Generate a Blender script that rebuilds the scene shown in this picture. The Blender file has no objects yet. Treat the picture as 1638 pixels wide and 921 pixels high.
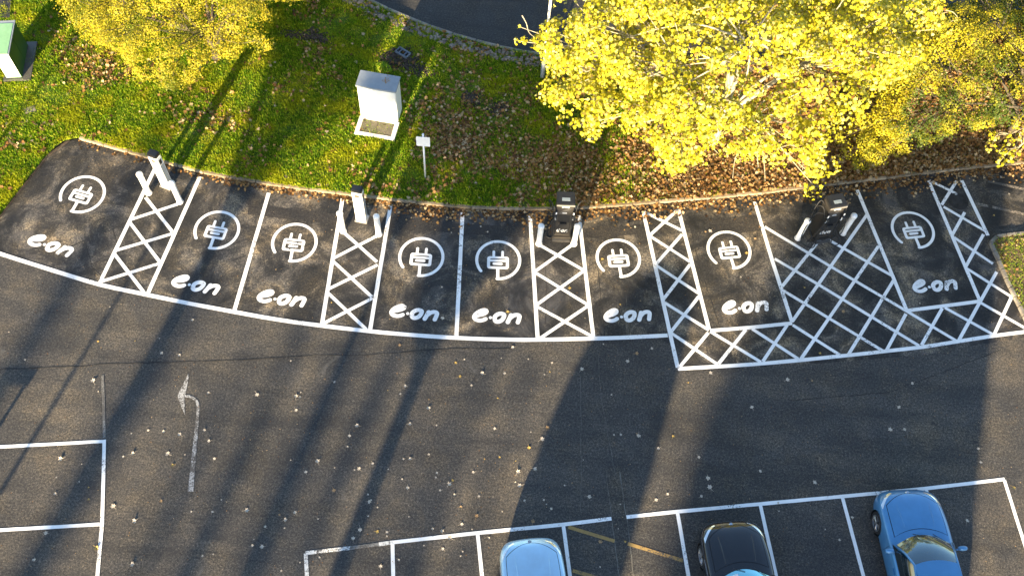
import bpy, bmesh, math, random
import numpy as np
from mathutils import Vector, Matrix, noise as mnoise

random.seed(7); np.random.seed(3)
rng = np.random.default_rng(7)
sc = bpy.context.scene
PI = math.pi

# ------------------------------------------------------------------ camera
CAM_H = 27.4548
PITCH = 1.07042206            # below the horizon
ROLL = 0.0969315724
FPX = 1559.64                 # focal length in pixels of a 1638 wide picture
CX, CY = 819.0, 460.5
cam_data = bpy.data.cameras.new('camera')
cam = bpy.data.objects.new('camera', cam_data)
sc.collection.objects.link(cam)
sc.camera = cam
cam_data.sensor_width = 36.0
cam_data.lens = 36.0 * FPX / 1638.0
cam_data.clip_start = 0.1
cam_data.clip_end = 2000
_f = Vector((0, math.cos(PITCH), -math.sin(PITCH)))
_u0 = Vector((0, math.sin(PITCH), math.cos(PITCH)))
_r0 = Vector((1, 0, 0))
_r = _r0 * math.cos(ROLL) + _u0 * math.sin(ROLL)
_u = -_r0 * math.sin(ROLL) + _u0 * math.cos(ROLL)
cam.matrix_world = Matrix(((_r.x, _u.x, -_f.x, 0), (_r.y, _u.y, -_f.y, 0), (_r.z, _u.z, -_f.z, CAM_H), (0, 0, 0, 1)))

# ------------------------------------------------------------------ light
SUN_AZ = math.radians(13.5)    # shadows run this far east of north (+y)
SUN_EL = math.radians(15.0)
SD = Vector((math.sin(SUN_AZ), math.cos(SUN_AZ), 0))      # shadow direction on the ground
TAN = math.tan(SUN_EL)
world = bpy.data.worlds.new('World')
sc.world = world
world.use_nodes = True
wn = world.node_tree
wn.nodes.clear()
wo = wn.nodes.new('ShaderNodeOutputWorld')
bg = wn.nodes.new('ShaderNodeBackground')
sky = wn.nodes.new('ShaderNodeTexSky')
sky.sky_type = 'NISHITA'
sky.sun_disc = False
sky.sun_elevation = SUN_EL
sky.sun_rotation = PI + SUN_AZ
sky.air_density = 1.0
sky.dust_density = 0.6
sky.ozone_density = 1.6
bg.inputs['Strength'].default_value = 0.078
wn.links.new(sky.outputs[0], bg.inputs['Color'])
wn.links.new(bg.outputs[0], wo.inputs['Surface'])
sun_d = bpy.data.lights.new('sun', 'SUN')
sun_d.energy = 5.0
sun_d.angle = math.radians(0.5)
sun_d.color = (1.0, 0.79, 0.49)
sun = bpy.data.objects.new('sun', sun_d)
sc.collection.objects.link(sun)
ldir = Vector((SD.x * math.cos(SUN_EL), SD.y * math.cos(SUN_EL), -math.sin(SUN_EL)))
sun.rotation_euler = ldir.to_track_quat('-Z', 'Y').to_euler()
sc.view_settings.view_transform = 'Standard'
sc.view_settings.look = 'None'
sc.view_settings.exposure = 2.35
sc.view_settings.gamma = 1.0
sc.view_settings.use_curve_mapping = False

# ------------------------------------------------------------------ survey helpers
def at(px, py, z=0.0):
    """point at height z seen at a pixel of the 1638 x 921 photograph"""
    u = (px - CX) / FPX; v = -(py - CY) / FPX
    d = _f + _r * u + _u * v
    t = (CAM_H - z) / -d.z
    return Vector((d.x * t, d.y * t, z))
def G(p, z=0.0):
    return at(p[0], p[1], z)
def proj(P):
    """world points (n,3) -> pixels"""
    P = np.asarray(P, float) - np.array([0, 0, CAM_H])
    f = P @ np.array(_f); r = P @ np.array(_r); u = P @ np.array(_u)
    return CX + FPX * r / f, CY - FPX * u / f
def in_poly(x, y, poly):
    poly = np.asarray(poly, float)
    c = np.zeros(len(x), bool)
    j = len(poly) - 1
    for i in range(len(poly)):
        xi, yi = poly[i]; xj, yj = poly[j]
        m = ((yi > y) != (yj > y)) & (x < (xj - xi) * (y - yi) / (yj - yi + 1e-12) + xi)
        c ^= m
        j = i
    return c
def wpoly(pixels):
    return [(G(p).x, G(p).y) for p in pixels]

# ------------------------------------------------------------------ object helpers
def link(o, parent=None):
    sc.collection.objects.link(o)
    if parent is not None: o.parent = parent
    return o
def obj(name, mesh, mat=None, parent=None):
    o = bpy.data.objects.new(name, mesh)
    if mat is not None:
        mats = mat if isinstance(mat, (list, tuple)) else [mat]
        mesh.materials.clear()
        for m in mats: mesh.materials.append(m)
    return link(o, parent)
def tag(o, label=None, cat=None, group=None, kind=None):
    if label: o['label'] = label
    if cat: o['category'] = cat
    if group: o['group'] = group
    if kind: o['kind'] = kind
    return o
def thing(name, label, cat, loc=(0, 0, 0), rz=0.0, group=None):
    o = bpy.data.objects.new(name, None)
    o.location = loc; o.rotation_euler = (0, 0, rz)
    o.empty_display_size = 0.2
    link(o)
    return tag(o, label, cat, group)
def copy_tree(o, parent=None):
    c = o.copy(); sc.collection.objects.link(c)
    c.parent = parent
    for ch in [k for k in sc.objects if k.parent is o]:
        copy_tree(ch, c)
    return c
def np_mesh(name, verts, faces_flat, counts, smooth=False):
    me = bpy.data.meshes.new(name)
    verts = np.asarray(verts, np.float32); nf = len(counts)
    faces_flat = np.asarray(faces_flat, np.int32); counts = np.asarray(counts, np.int32)
    me.vertices.add(len(verts)); me.vertices.foreach_set('co', verts.ravel())
    me.loops.add(len(faces_flat)); me.loops.foreach_set('vertex_index', faces_flat)
    me.polygons.add(nf)
    st = np.zeros(nf, np.int32); st[1:] = np.cumsum(counts)[:-1]
    me.polygons.foreach_set('loop_start', st); me.polygons.foreach_set('loop_total', counts)
    if smooth: me.polygons.foreach_set('use_smooth', np.ones(nf, bool))
    me.update(calc_edges=True); me.validate()
    return me
class MB:
    """collects simple shapes into one mesh"""
    def __init__(s): s.v = []; s.f = []
    def box(s, lo, hi, taper=1.0):
        x0, y0, z0 = lo; x1, y1, z1 = hi; n = len(s.v)
        cx, cy = (x0 + x1) / 2, (y0 + y1) / 2
        s.v += [(x0, y0, z0), (x1, y0, z0), (x1, y1, z0), (x0, y1, z0)]
        s.v += [(cx + (x - cx) * taper, cy + (y - cy) * taper, z1) for x, y in ((x0, y0), (x1, y0), (x1, y1), (x0, y1))]
        s.f += [(n, n + 3, n + 2, n + 1), (n + 4, n + 5, n + 6, n + 7)] + [(n + i, n + (i + 1) % 4, n + 4 + (i + 1) % 4, n + 4 + i) for i in range(4)]
        return s
    def tube(s, pts, radii, n=8, caps=True):
        pts = [Vector(p) for p in pts]
        if not isinstance(radii, (list, tuple)): radii = [radii] * len(pts)
        base = len(s.v)
        up = Vector((0, 0, 1))
        for i, p in enumerate(pts):
            a = pts[max(0, i - 1)]; b = pts[min(len(pts) - 1, i + 1)]
            d = (b - a).normalized() if (b - a).length > 1e-9 else Vector((0, 0, 1))
            ref = Vector((1, 0, 0)) if abs(d.z) > 0.9 else up
            e1 = d.cross(ref).normalized(); e2 = d.cross(e1).normalized()
            for k in range(n):
                an = 2 * PI * k / n
                s.v.append(tuple(p + (e1 * math.cos(an) + e2 * math.sin(an)) * radii[i]))
        for i in range(len(pts) - 1):
            for k in range(n):
                a = base + i * n + k; b = base + i * n + (k + 1) % n
                s.f.append((a, b, b + n, a + n))
        if caps:
            s.f.append(tuple(base + k for k in range(n))[::-1])
            s.f.append(tuple(base + (len(pts) - 1) * n + k for k in range(n)))
        return s
    def lathe(s, prof, n=20, c=(0, 0), axis='z'):
        base = len(s.v)
        for r, h in prof:
            for k in range(n):
                a = 2 * PI * k / n
                if axis == 'z': s.v.append((c[0] + r * math.cos(a), c[1] + r * math.sin(a), h))
                else: s.v.append((h, c[0] + r * math.cos(a), c[1] + r * math.sin(a)))
        for i in range(len(prof) - 1):
            for k in range(n):
                a = base + i * n + k; b = base + i * n + (k + 1) % n
                s.f.append((a, b, b + n, a + n))
        return s
    def poly(s, pts):
        n = len(s.v); s.v += [tuple(p) for p in pts]; s.f.append(tuple(range(n, n + len(pts)))); return s
    def prism(s, pts2, z0, z1, M=None):
        n = len(s.v); k = len(pts2)
        vv = [(x, y, z0) for x, y in pts2] + [(x, y, z1) for x, y in pts2]
        if M is not None: vv = [tuple(M @ Vector(v)) for v in vv]
        s.v += vv
        s.f.append(tuple(range(n, n + k))[::-1]); s.f.append(tuple(range(n + k, n + 2 * k)))
        s.f += [(n + i, n + (i + 1) % k, n + k + (i + 1) % k, n + k + i) for i in range(k)]
        return s
    def mesh(s, name, smooth=False, bevel=0.0, fixn=True):
        me = bpy.data.meshes.new(name)
        me.from_pydata([tuple(v) for v in s.v], [], s.f)
        if bevel > 0 or fixn:
            bm = bmesh.new(); bm.from_mesh(me)
            if fixn: bmesh.ops.recalc_face_normals(bm, faces=bm.faces)
            if bevel > 0:
                bmesh.ops.bevel(bm, geom=[e for e in bm.edges if e.is_manifold and e.calc_face_angle(0) > 0.5], offset=bevel, segments=2, affect='EDGES')
            bm.to_mesh(me); bm.free()
        if smooth:
            for p in me.polygons: p.use_smooth = True
        me.update()
        return me
    def build(s, name, mat, parent=None, smooth=False, bevel=0.0, fixn=True):
        return obj(name, s.mesh(name, smooth, bevel, fixn), mat, parent)

# ------------------------------------------------------------------ materials
def srgb(r, g, b):
    f = lambda c: (c / 255 / 12.92) if c / 255 <= 0.04045 else ((c / 255 + 0.055) / 1.055) ** 2.4
    return (f(r), f(g), f(b), 1)
class NT:
    def __init__(s, name):
        s.m = bpy.data.materials.new(name); s.m.use_nodes = True
        s.t = s.m.node_tree; s.t.nodes.clear()
        s.out = s.t.nodes.new('ShaderNodeOutputMaterial')
        s.geo = s.t.nodes.new('ShaderNodeNewGeometry')
        s.pos = s.geo.outputs['Position']
    def n(s, kind, **kw):
        nd = s.t.nodes.new(kind)
        for k, v in kw.items():
            if k in nd.inputs: s.set(nd.inputs[k], v)
            else: setattr(nd, k, v)
        return nd
    def set(s, inp, v):
        if isinstance(v, bpy.types.NodeSocket): s.t.links.new(v, inp)
        else: inp.default_value = v
    def noise(s, scale, detail=3, rough=0.5, vec=None, dist=0.0):
        nd = s.n('ShaderNodeTexNoise', Scale=scale, Detail=detail, Roughness=rough, Distortion=dist)
        s.t.links.new(vec or s.pos, nd.inputs['Vector'])
        return nd.outputs['Fac']
    def ramp(s, fac, stops, interp='LINEAR'):
        nd = s.n('ShaderNodeValToRGB'); cr = nd.color_ramp; cr.interpolation = interp
        while len(cr.elements) < len(stops): cr.elements.new(0.5)
        for e, (p, c) in zip(cr.elements, stops):
            e.position = p; e.color = c if len(c) == 4 else (*c, 1)
        s.t.links.new(fac, nd.inputs[0]); return nd.outputs[0]
    def val(s, fac, a, b, lo=0.0, hi=1.0):
        nd = s.n('ShaderNodeMapRange'); nd.inputs[1].default_value = a; nd.inputs[2].default_value = b
        nd.inputs[3].default_value = lo; nd.inputs[4].default_value = hi
        s.t.links.new(fac, nd.inputs[0]); return nd.outputs[0]
    def mix(s, fac, a, b, blend='MIX'):
        nd = s.n('ShaderNodeMix', data_type='RGBA', blend_type=blend)
        s.set(nd.inputs[0], fac); s.set(nd.inputs[6], a); s.set(nd.inputs[7], b)
        return nd.outputs[2]
    def math(s, op, a, b=0.0):
        nd = s.n('ShaderNodeMath', operation=op); s.set(nd.inputs[0], a); s.set(nd.inputs[1], b); return nd.outputs[0]
    def bump(s, h, strength=0.3, dist=0.01):
        nd = s.n('ShaderNodeBump', Strength=strength, Distance=dist); s.t.links.new(h, nd.inputs['Height']); return nd.outputs[0]
    def surf(s, color, rough=0.7, metal=0.0, bump=None, **kw):
        p = s.n('ShaderNodeBsdfPrincipled'); s.p = p
        s.set(p.inputs['Base Color'], color); s.set(p.inputs['Roughness'], rough); s.set(p.inputs['Metallic'], metal)
        for k, v in kw.items(): s.set(p.inputs[k], v)
        if bump is not None: s.t.links.new(bump, p.inputs['Normal'])
        s.t.links.new(p.outputs[0], s.out.inputs[0]); return p
def plain(name, col, rough=0.6, metal=0.0, var=0.12, scale=6.0, bump=0.0, **kw):
    t = NT(name)
    c = (*col[:3], 1)
    d = tuple(x * (1 - var) for x in c[:3]) + (1,)
    l = tuple(min(1, x * (1 + var)) for x in c[:3]) + (1,)
    n1 = t.noise(scale, 4, 0.6)
    colr = t.ramp(n1, [(0.35, d), (0.65, l)])
    b = t.bump(t.noise(scale * 12, 3), bump, 0.004) if bump > 0 else None
    t.surf(colr, rough, metal, b, **kw)
    return t.m

def asphalt(name, base=(0.052, 0.049, 0.046), wet=0.35, dampt=0.55, streak=0.40, blot=0.10, midf=0.35):
    t = NT(name)
    big = t.noise(0.16, 5, 0.62, dist=0.6)
    mid = t.noise(0.9, 5, 0.65, dist=0.3)
    fine = t.noise(16.0, 4, 0.85)
    grain = t.noise(38.0, 3, 0.85)
    b = np.array(base)
    col = t.ramp(big, [(0.34, tuple(b * 0.72)), (0.48, tuple(b * .96)), (0.66, tuple(b * np.array([1.28, 1.20, 1.08])))])
    col2 = t.ramp(mid, [(0.38, (0.42, 0.44, 0.47)), (0.47, (0.82, 0.83, 0.86)), (0.53, (1.1, 1.07, 1.0)), (0.61, (1.75, 1.58, 1.28))])
    c = t.mix(midf, col, col2, 'MULTIPLY')
    sp = t.ramp(fine, [(0.34, (0.22, 0.22, 0.24)), (0.44, (0.62, 0.62, 0.64)), (0.52, (1.0, 1.0, 1.0)), (0.60, (1.6, 1.55, 1.45)), (0.70, (3.2, 3.1, 2.8))])
    c = t.mix(1.0, c, sp, 'MULTIPLY')
    gp = t.ramp(grain, [(0.36, (0.35, 0.35, 0.36)), (0.5, (1, 1, 1)), (0.64, (2.2, 2.2, 2.1))])
    c = t.mix(0.8, c, gp, 'MULTIPLY')
    # damp dark blotches with ragged edges
    damp = t.noise(0.55, 8, 0.72, dist=1.2)
    dm = t.val(damp, dampt, dampt + 0.05)
    reg = t.val(t.noise(0.11, 2, 0.5), 0.44, 0.56)
    dmm = t.math('MULTIPLY', dm, t.math('MULTIPLY', reg, wet))
    c = t.mix(dmm, c, (0.022, 0.022, 0.024, 1))
    bl_ = t.noise(0.75, 7, 0.68, dist=1.0)
    c = t.mix(blot, c, t.ramp(bl_, [(0.40, (0.42, 0.43, 0.45)), (0.465, (0.75, 0.76, 0.78)), (0.51, (1.1, 1.09, 1.08)), (0.55, (1.9, 1.85, 1.78)), (0.62, (2.9, 2.8, 2.6))]), 'MULTIPLY')
    # long tyre-polished streaks and oil spots
    mp = t.n('ShaderNodeMapping'); mp.inputs['Scale'].default_value = (0.16, 1.5, 1.0); mp.inputs['Rotation'].default_value = (0, 0, 0.12); t.t.links.new(t.pos, mp.inputs[0])
    st = t.noise(1.0, 4, 0.6, vec=mp.outputs[0], dist=0.5)
    c = t.mix(streak, c, t.ramp(st, [(0.36, (0.45, 0.46, 0.5)), (0.5, (1, 1, 1)), (0.64, (1.5, 1.42, 1.3))]), 'MULTIPLY')
    oil = t.math('MULTIPLY', t.val(t.noise(2.6, 3, 0.5), 0.69, 0.74), 0.6)
    c = t.mix(oil, c, (0.016, 0.016, 0.017, 1))
    pale = t.math('MULTIPLY', t.val(t.noise(1.1, 6, 0.75, dist=0.8), 0.60, 0.70), t.val(t.noise(0.3, 2), 0.5, 0.6))
    c = t.mix(t.math('MULTIPLY', pale, 0.5), c, (0.13, 0.125, 0.115, 1))
    # moss specks
    moss = t.math('MULTIPLY', t.val(t.noise(7.0, 5, 0.8), 0.66, 0.72), t.val(t.noise(0.25, 3), 0.56, 0.66))
    c = t.mix(t.math('MULTIPLY', moss, 0.55), c, (0.10, 0.105, 0.03, 1))
    rough = t.val(mid, 0.3, 0.7, 0.62, 0.9)
    h = t.math('ADD', t.math('MULTIPLY', fine, 1.0), t.math('MULTIPLY', grain, 0.6))
    t.surf(c, rough, 0, t.bump(h, 0.55, 0.012))
    return t.m
def road_paint(name, white=(0.74, 0.75, 0.74), wear=0.35, base=(0.06, 0.058, 0.055)):
    t = NT(name)
    n1 = t.noise(26.0, 5, 0.75); n2 = t.noise(1.6, 4, 0.6); n3 = t.noise(7.0, 6, 0.7)
    c = t.ramp(n2, [(0.3, tuple(np.array(white) * 0.86)), (0.6, white)])
    c = t.mix(t.math('MULTIPLY', t.val(n3, 0.58, 0.72), 0.35), c, (*tuple(np.array(white) * np.array([0.62, 0.56, 0.45])), 1))
    thr = t.math('ADD', n1, t.math('MULTIPLY', n3, 0.5))
    scuff = t.math('MULTIPLY', t.val(t.noise(0.8, 3, 0.5), 0.50, 0.66), 0.16)
    thr = t.math('ADD', thr, scuff)
    w = t.val(thr, 1.0 - wear * 0.6, 1.12 - wear * 0.6)
    c = t.mix(w, c, (*base, 1))
    t.surf(c, 0.62, 0, t.bump(n1, 0.25, 0.006))
    return t.m
def leafmat(name, stops, trans=0.35, rough=0.5, patch=None, spec=0.3):
    t = NT(name)
    rnd = t.geo.outputs['Random Per Island']
    c = t.ramp(rnd, stops)
    if patch:
        sc_, a, b, colb, amt = patch
        c = t.mix(t.math('MULTIPLY', t.val(t.noise(sc_, 4, 0.6), a, b), amt), c, colb)
    p = t.surf(c, rough)
    p.inputs['Specular IOR Level'].default_value = spec
    tr = t.n('ShaderNodeBsdfTranslucent'); t.set(tr.inputs[0], c)
    mx = t.n('ShaderNodeMixShader'); mx.inputs[0].default_value = trans
    t.t.links.new(p.outputs[0], mx.inputs[1]); t.t.links.new(tr.outputs[0], mx.inputs[2]); t.t.links.new(mx.outputs[0], t.out.inputs[0])
    return t.m

M = {}
M['asphalt'] = asphalt('car_park_asphalt')
M['asphalt_dark'] = asphalt('asphalt_reinstated', (0.026, 0.024, 0.023), 0.7)
M['asphalt_mid'] = asphalt('asphalt_older', (0.050, 0.046, 0.041), 0.5)
M['asphalt_bay'] = asphalt('asphalt_bays', (0.043, 0.040, 0.037), 0.85, 0.48, 0.2, blot=1.0, midf=1.0)
M['asphalt_road'] = asphalt('road_asphalt', (0.026, 0.026, 0.027), 0.3)
M['seam'] = plain('asphalt_seam', (0.022, 0.021, 0.02), 0.9, var=0.5, scale=5)
M['seam_light'] = plain('asphalt_seam_light', (0.12, 0.115, 0.10), 0.9, var=0.4, scale=9)
M['paint'] = road_paint('road_paint_white', (0.88, 0.88, 0.87), 0.17)
M['paint_worn'] = road_paint('road_paint_worn', (0.70, 0.70, 0.68), 0.42, (0.075, 0.07, 0.065))
M['paint_faint'] = road_paint('road_paint_faint', (0.22, 0.22, 0.21), 0.52, (0.085, 0.08, 0.073))
M['paint_tan'] = road_paint('road_paint_tan', (0.30, 0.25, 0.20), 0.55)
M['paint_yellow'] = road_paint('road_paint_yellow', (0.34, 0.22, 0.07), 0.3)
def kerbmat(name, a, b):
    t = NT(name); oi = t.n('ShaderNodeObjectInfo'); c = t.ramp(oi.outputs['Random'], [(0, a), (1, b)])
    n = t.noise(5, 5, 0.75); c = t.mix(1.0, c, t.ramp(n, [(0.3, (0.45, 0.42, 0.38)), (0.55, (1, 1, 1)), (0.7, (1.15, 1.12, 1.05))]), 'MULTIPLY')
    c = t.mix(t.math('MULTIPLY', t.val(t.noise(2.2, 4, 0.7), 0.55, 0.65), 0.5), c, (0.09, 0.085, 0.04, 1))
    t.surf(c, 0.9, 0, t.bump(n, 0.4, 0.01)); return t.m
M['kerb'] = kerbmat('kerb_concrete', (0.21, 0.165, 0.11), (0.36, 0.29, 0.20))
M['kerb_grey'] = plain('kerb_concrete_grey', (0.21, 0.19, 0.165), 0.85, var=0.3, scale=3.0, bump=0.3)
M['concrete'] = plain('plinth_concrete', (0.60, 0.58, 0.54), 0.85, var=0.12, scale=5.0, bump=0.3)
M['white'] = plain('white_enamel', (0.82, 0.82, 0.81), 0.35, var=0.04, scale=3.0)
M['white_grp'] = plain('white_cabinet_shell', (0.78, 0.78, 0.77), 0.5, var=0.05, scale=2.0)
M['grey_top'] = plain('grey_cabinet_roof', (0.25, 0.28, 0.31), 0.5, var=0.08, scale=4.0)
M['black'] = plain('black_plastic', (0.015, 0.016, 0.018), 0.35, var=0.2)
M['rubber'] = plain('black_rubber', (0.018, 0.018, 0.019), 0.7, var=0.25, scale=20)
M['darkgrey'] = plain('dark_grey_panel', (0.040, 0.036, 0.032), 0.4, var=0.15)
M['midgrey'] = plain('mid_grey_panel', (0.085, 0.08, 0.075), 0.45, var=0.15)
M['steel'] = plain('brushed_steel', (0.55, 0.52, 0.47), 0.35, 0.7, var=0.1)
M['screen'] = plain('screen_glass', (0.20, 0.24, 0.27), 0.15, var=0.06)
M['cover'] = plain('chamber_cover', (0.085, 0.072, 0.052), 0.7, var=0.25, scale=7, bump=0.4)
M['green_shaded'] = plain('shaded_cabinet_green', (0.02, 0.07, 0.012), 0.45, var=0.12, scale=2)  # dark green has the shade of the unlit side in its colour
M['green_roof'] = plain('pale_green_roof', (0.22, 0.42, 0.22), 0.5, var=0.08, scale=4)
M['green_front'] = plain('pale_green_front', (0.42, 0.62, 0.42), 0.5, var=0.05, scale=4)
M['soil'] = plain('dark_soil', (0.045, 0.033, 0.025), 0.95, var=0.5, scale=9, bump=0.5)
M['stone'] = plain('rubble_stone', (0.17, 0.145, 0.12), 0.9, var=0.5, scale=4, bump=0.3)
M['slate'] = plain('dark_plastic_block', (0.10, 0.12, 0.15), 0.5, var=0.2)
M['bark'] = plain('pale_bark', (0.34, 0.31, 0.22), 0.85, var=0.3, scale=8, bump=0.4)
M['bark_dark'] = plain('dark_bark', (0.08, 0.065, 0.045), 0.9, var=0.3, scale=8, bump=0.4)
M['brick'] = plain('brick_wall', (0.30, 0.15, 0.10), 0.85, var=0.2, scale=3)
M['rooftile'] = plain('roof_covering', (0.12, 0.11, 0.11), 0.8, var=0.2, scale=3)
M['pane'] = plain('window_pane', (0.03, 0.04, 0.05), 0.08, var=0.05)
M['frame'] = plain('window_frame_white', (0.75, 0.75, 0.74), 0.5, var=0.03)
M['stain'] = plain('leaf_stain', (0.35, 0.20, 0.07), 0.8, var=0.3, scale=15)
M['bluetop'] = M['grey_top']

def lawn_mat():
    t = NT('lawn_ground')
    n1 = t.noise(0.35, 5, 0.6, dist=0.5); n2 = t.noise(2.4, 5, 0.7); n3 = t.noise(14, 4, 0.75)
    c = t.ramp(n2, [(0.28, (0.030, 0.055, 0.005)), (0.48, (0.08, 0.14, 0.008)), (0.62, (0.18, 0.21, 0.012)), (0.78, (0.14, 0.08, 0.03))])
    sep = t.n('ShaderNodeSeparateXYZ'); t.t.links.new(t.pos, sep.inputs[0])
    east = t.val(sep.outputs[0], -3.0, 5.0)
    brown = t.ramp(n3, [(0.3, (0.045, 0.030, 0.016)), (0.55, (0.15, 0.10, 0.05)), (0.75, (0.26, 0.19, 0.11))])
    m = t.math('MULTIPLY', east, t.val(n1, 0.32, 0.50))
    c = t.mix(m, c, brown)
    c = t.mix(1.0, c, t.ramp(n3, [(0.3, (0.6, 0.6, 0.6)), (0.6, (1.15, 1.15, 1.1))]), 'MULTIPLY')
    t.surf(c, 0.95, 0, t.bump(n3, 0.8, 0.04))
    return t.m
M['lawn'] = lawn_mat()
M['ground'] = plain('far_ground', (0.08, 0.09, 0.03), 0.95, var=0.4, scale=0.3)
M['grass'] = leafmat('grass_blades', [(0.0, (0.06, 0.15, 0.004)), (0.45, (0.18, 0.34, 0.010)), (0.8, (0.37, 0.49, 0.014)), (1.0, (0.68, 0.62, 0.08))], 0.45, 0.6,
                     patch=(0.8, 0.49, 0.60, (0.52, 0.50, 0.014, 1), 0.60))
M['litter'] = leafmat('litter_leaves', [(0.0, (0.06, 0.028, 0.010)), (0.35, (0.20, 0.095, 0.026)), (0.72, (0.34, 0.20, 0.07)), (1.0, (0.52, 0.40, 0.24))], 0.2, 0.7)
M['leaf_pale'] = plain('leaf_pale', (0.46, 0.40, 0.32), 0.6, var=0.3, scale=30)
M['leaf_yellow'] = plain('leaf_yellow', (0.40, 0.27, 0.07), 0.6, var=0.25, scale=30)
M['leaf_brown'] = plain('leaf_brown', (0.30, 0.19, 0.09), 0.7, var=0.3, scale=30)
M['maple'] = leafmat('maple_leaves', [(0.0, (0.22, 0.21, 0.006)), (0.25, (0.43, 0.38, 0.012)), (0.70, (0.54, 0.51, 0.035)), (0.93, (0.66, 0.63, 0.20)), (1.0, (0.20, 0.08, 0.02))], 0.35, 0.5,
                     patch=(0.5, 0.52, 0.66, (0.26, 0.27, 0.012, 1), 0.45))
M['small_leaf'] = leafmat('small_yellow_leaves', [(0.0, (0.13, 0.14, 0.006)), (0.5, (0.36, 0.30, 0.010)), (1.0, (0.52, 0.44, 0.03))], 0.35, 0.55,
                     patch=(0.6, 0.50, 0.64, (0.06, 0.10, 0.008, 1), 0.85))
M['small_leaf_green'] = leafmat('hedge_leaves', [(0.0, (0.19, 0.19, 0.008)), (0.5, (0.40, 0.35, 0.012)), (1.0, (0.55, 0.46, 0.03))], 0.35, 0.55,
                     patch=(0.42, 0.42, 0.52, (0.035, 0.075, 0.008, 1), 0.94))  # dark green patches stand in for bands of shade across the crown
M['dark_leaf'] = leafmat('evergreen_leaves', [(0.0, (0.04, 0.07, 0.01)), (1.0, (0.10, 0.14, 0.03))], 0.3)
def car_paint(name, col, metal=0.6, rough=0.28):
    t = NT(name)
    n = t.noise(3.0, 4, 0.6)
    d = t.noise(40.0, 3, 0.7)
    c = t.ramp(n, [(0.3, tuple(np.array(col) * 0.92)), (0.7, tuple(np.array(col) * 1.05))])
    c = t.mix(t.math('MULTIPLY', t.val(d, 0.62, 0.8), 0.15), c, (0.25, 0.23, 0.2, 1))
    t.surf(c, rough, metal, None, **{'Coat Weight': 1.0, 'Coat Roughness': 0.04})
    return t.m
M['car_blue'] = car_paint('car_paint_blue', (0.07, 0.25, 0.49), 0.30, 0.35)
M['car_silver'] = car_paint('car_paint_silver_blue', (0.46, 0.70, 0.88), 0.4, 0.3)
M['car_black'] = car_paint('car_paint_black', (0.012, 0.012, 0.014), 0.2, 0.25)
t = NT('car_glass'); t.surf((0.012, 0.02, 0.024, 1), 0.03, 0.0, None, **{'IOR': 2.6, 'Coat Weight': 1.0, 'Coat Roughness': 0.0}); M['glass'] = t.m
t = NT('sky_teal_windscreen'); t.surf((0.20, 0.46, 0.52, 1), 0.03, 0.8, None, **{'Coat Weight': 1.0, 'Coat Roughness': 0.0}); M['screen_sky_teal'] = t.m  # teal base colour stands in for the reflected sky
t = NT('plain_windscreen'); t.surf((0.09, 0.13, 0.15, 1), 0.03, 0.6, None, **{'Coat Weight': 1.0, 'Coat Roughness': 0.0}); M['screen_plain'] = t.m
t = NT('headlamp_lens'); t.surf((0.75, 0.78, 0.80, 1), 0.08, 0.6, None, **{'Coat Weight': 1.0}); M['lamp'] = t.m
M['chrome'] = plain('chrome_trim', (0.8, 0.8, 0.8), 0.15, 1.0, var=0.02)
M['alloy'] = plain('alloy_rim', (0.42, 0.43, 0.45), 0.3, 0.8, var=0.05)
M['gap'] = plain('panel_gap', (0.004, 0.004, 0.005), 0.9, var=0.1)

# ------------------------------------------------------------------ flat ribbons (painted lines, seams)
def smooth_line(pts, sub=6):
    pts = [Vector(p) for p in pts]
    if len(pts) < 3 or sub <= 1: return pts
    out = []
    for i in range(len(pts) - 1):
        p0 = pts[max(0, i - 1)]; p1 = pts[i]; p2 = pts[i + 1]; p3 = pts[min(len(pts) - 1, i + 2)]
        for k in range(sub):
            t_ = k / sub
            out.append(0.5 * ((2 * p1) + (p2 - p0) * t_ + (2 * p0 - 5 * p1 + 4 * p2 - p3) * t_ ** 2 + (3 * p1 - p0 - 3 * p2 + p3) * t_ ** 3))
    out.append(pts[-1]); return out
def ribbon(mb, pts, width, z, cap=0, jit=0.0):
    """pts: 2D/3D vectors; one strip with mitred joints, optional round caps"""
    pts = [Vector((p[0], p[1])) for p in pts]
    n = len(pts); L = []; R = []
    for i, p in enumerate(pts):
        a = pts[max(0, i - 1)]; b = pts[min(n - 1, i + 1)]
        d = (b - a).normalized(); nn = Vector((-d.y, d.x))
        w = width / 2 if not isinstance(width, (list, tuple)) else width[i] / 2
        if 0 < i < n - 1:
            d1 = (p - a).normalized(); c = max(0.5, nn.dot(Vector((-d1.y, d1.x)))); w /= c
        j1 = random.uniform(-jit, jit); j2 = random.uniform(-jit, jit)
        L.append(p + nn * (w + j1)); R.append(p - nn * (w + j2))
    base = len(mb.v)
    for l, r in zip(L, R): mb.v += [(l.x, l.y, z), (r.x, r.y, z)]
    for i in range(n - 1): mb.f.append((base + 2 * i, base + 2 * i + 1, base + 2 * i + 3, base + 2 * i + 2))
    if cap:
        for end in (0, 1):
            c = pts[0] if end == 0 else pts[-1]
            d = (pts[0] - pts[1]).normalized() if end == 0 else (pts[-1] - pts[-2]).normalized()
            s_, e_ = (R[0], L[0]) if end == 0 else (L[-1], R[-1])
            w = (s_ - c).length; a0 = math.atan2((s_ - c).y, (s_ - c).x)
            arc = [c + Vector((math.cos(a0 - PI * k / 6), math.sin(a0 - PI * k / 6))) * w for k in range(7)]
            if end == 0: arc = [c + Vector((math.cos(a0 - PI * k / 6), math.sin(a0 - PI * k / 6))) * w for k in range(7)]
            mb.poly([(q.x, q.y, z) for q in arc])
    return mb
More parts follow.
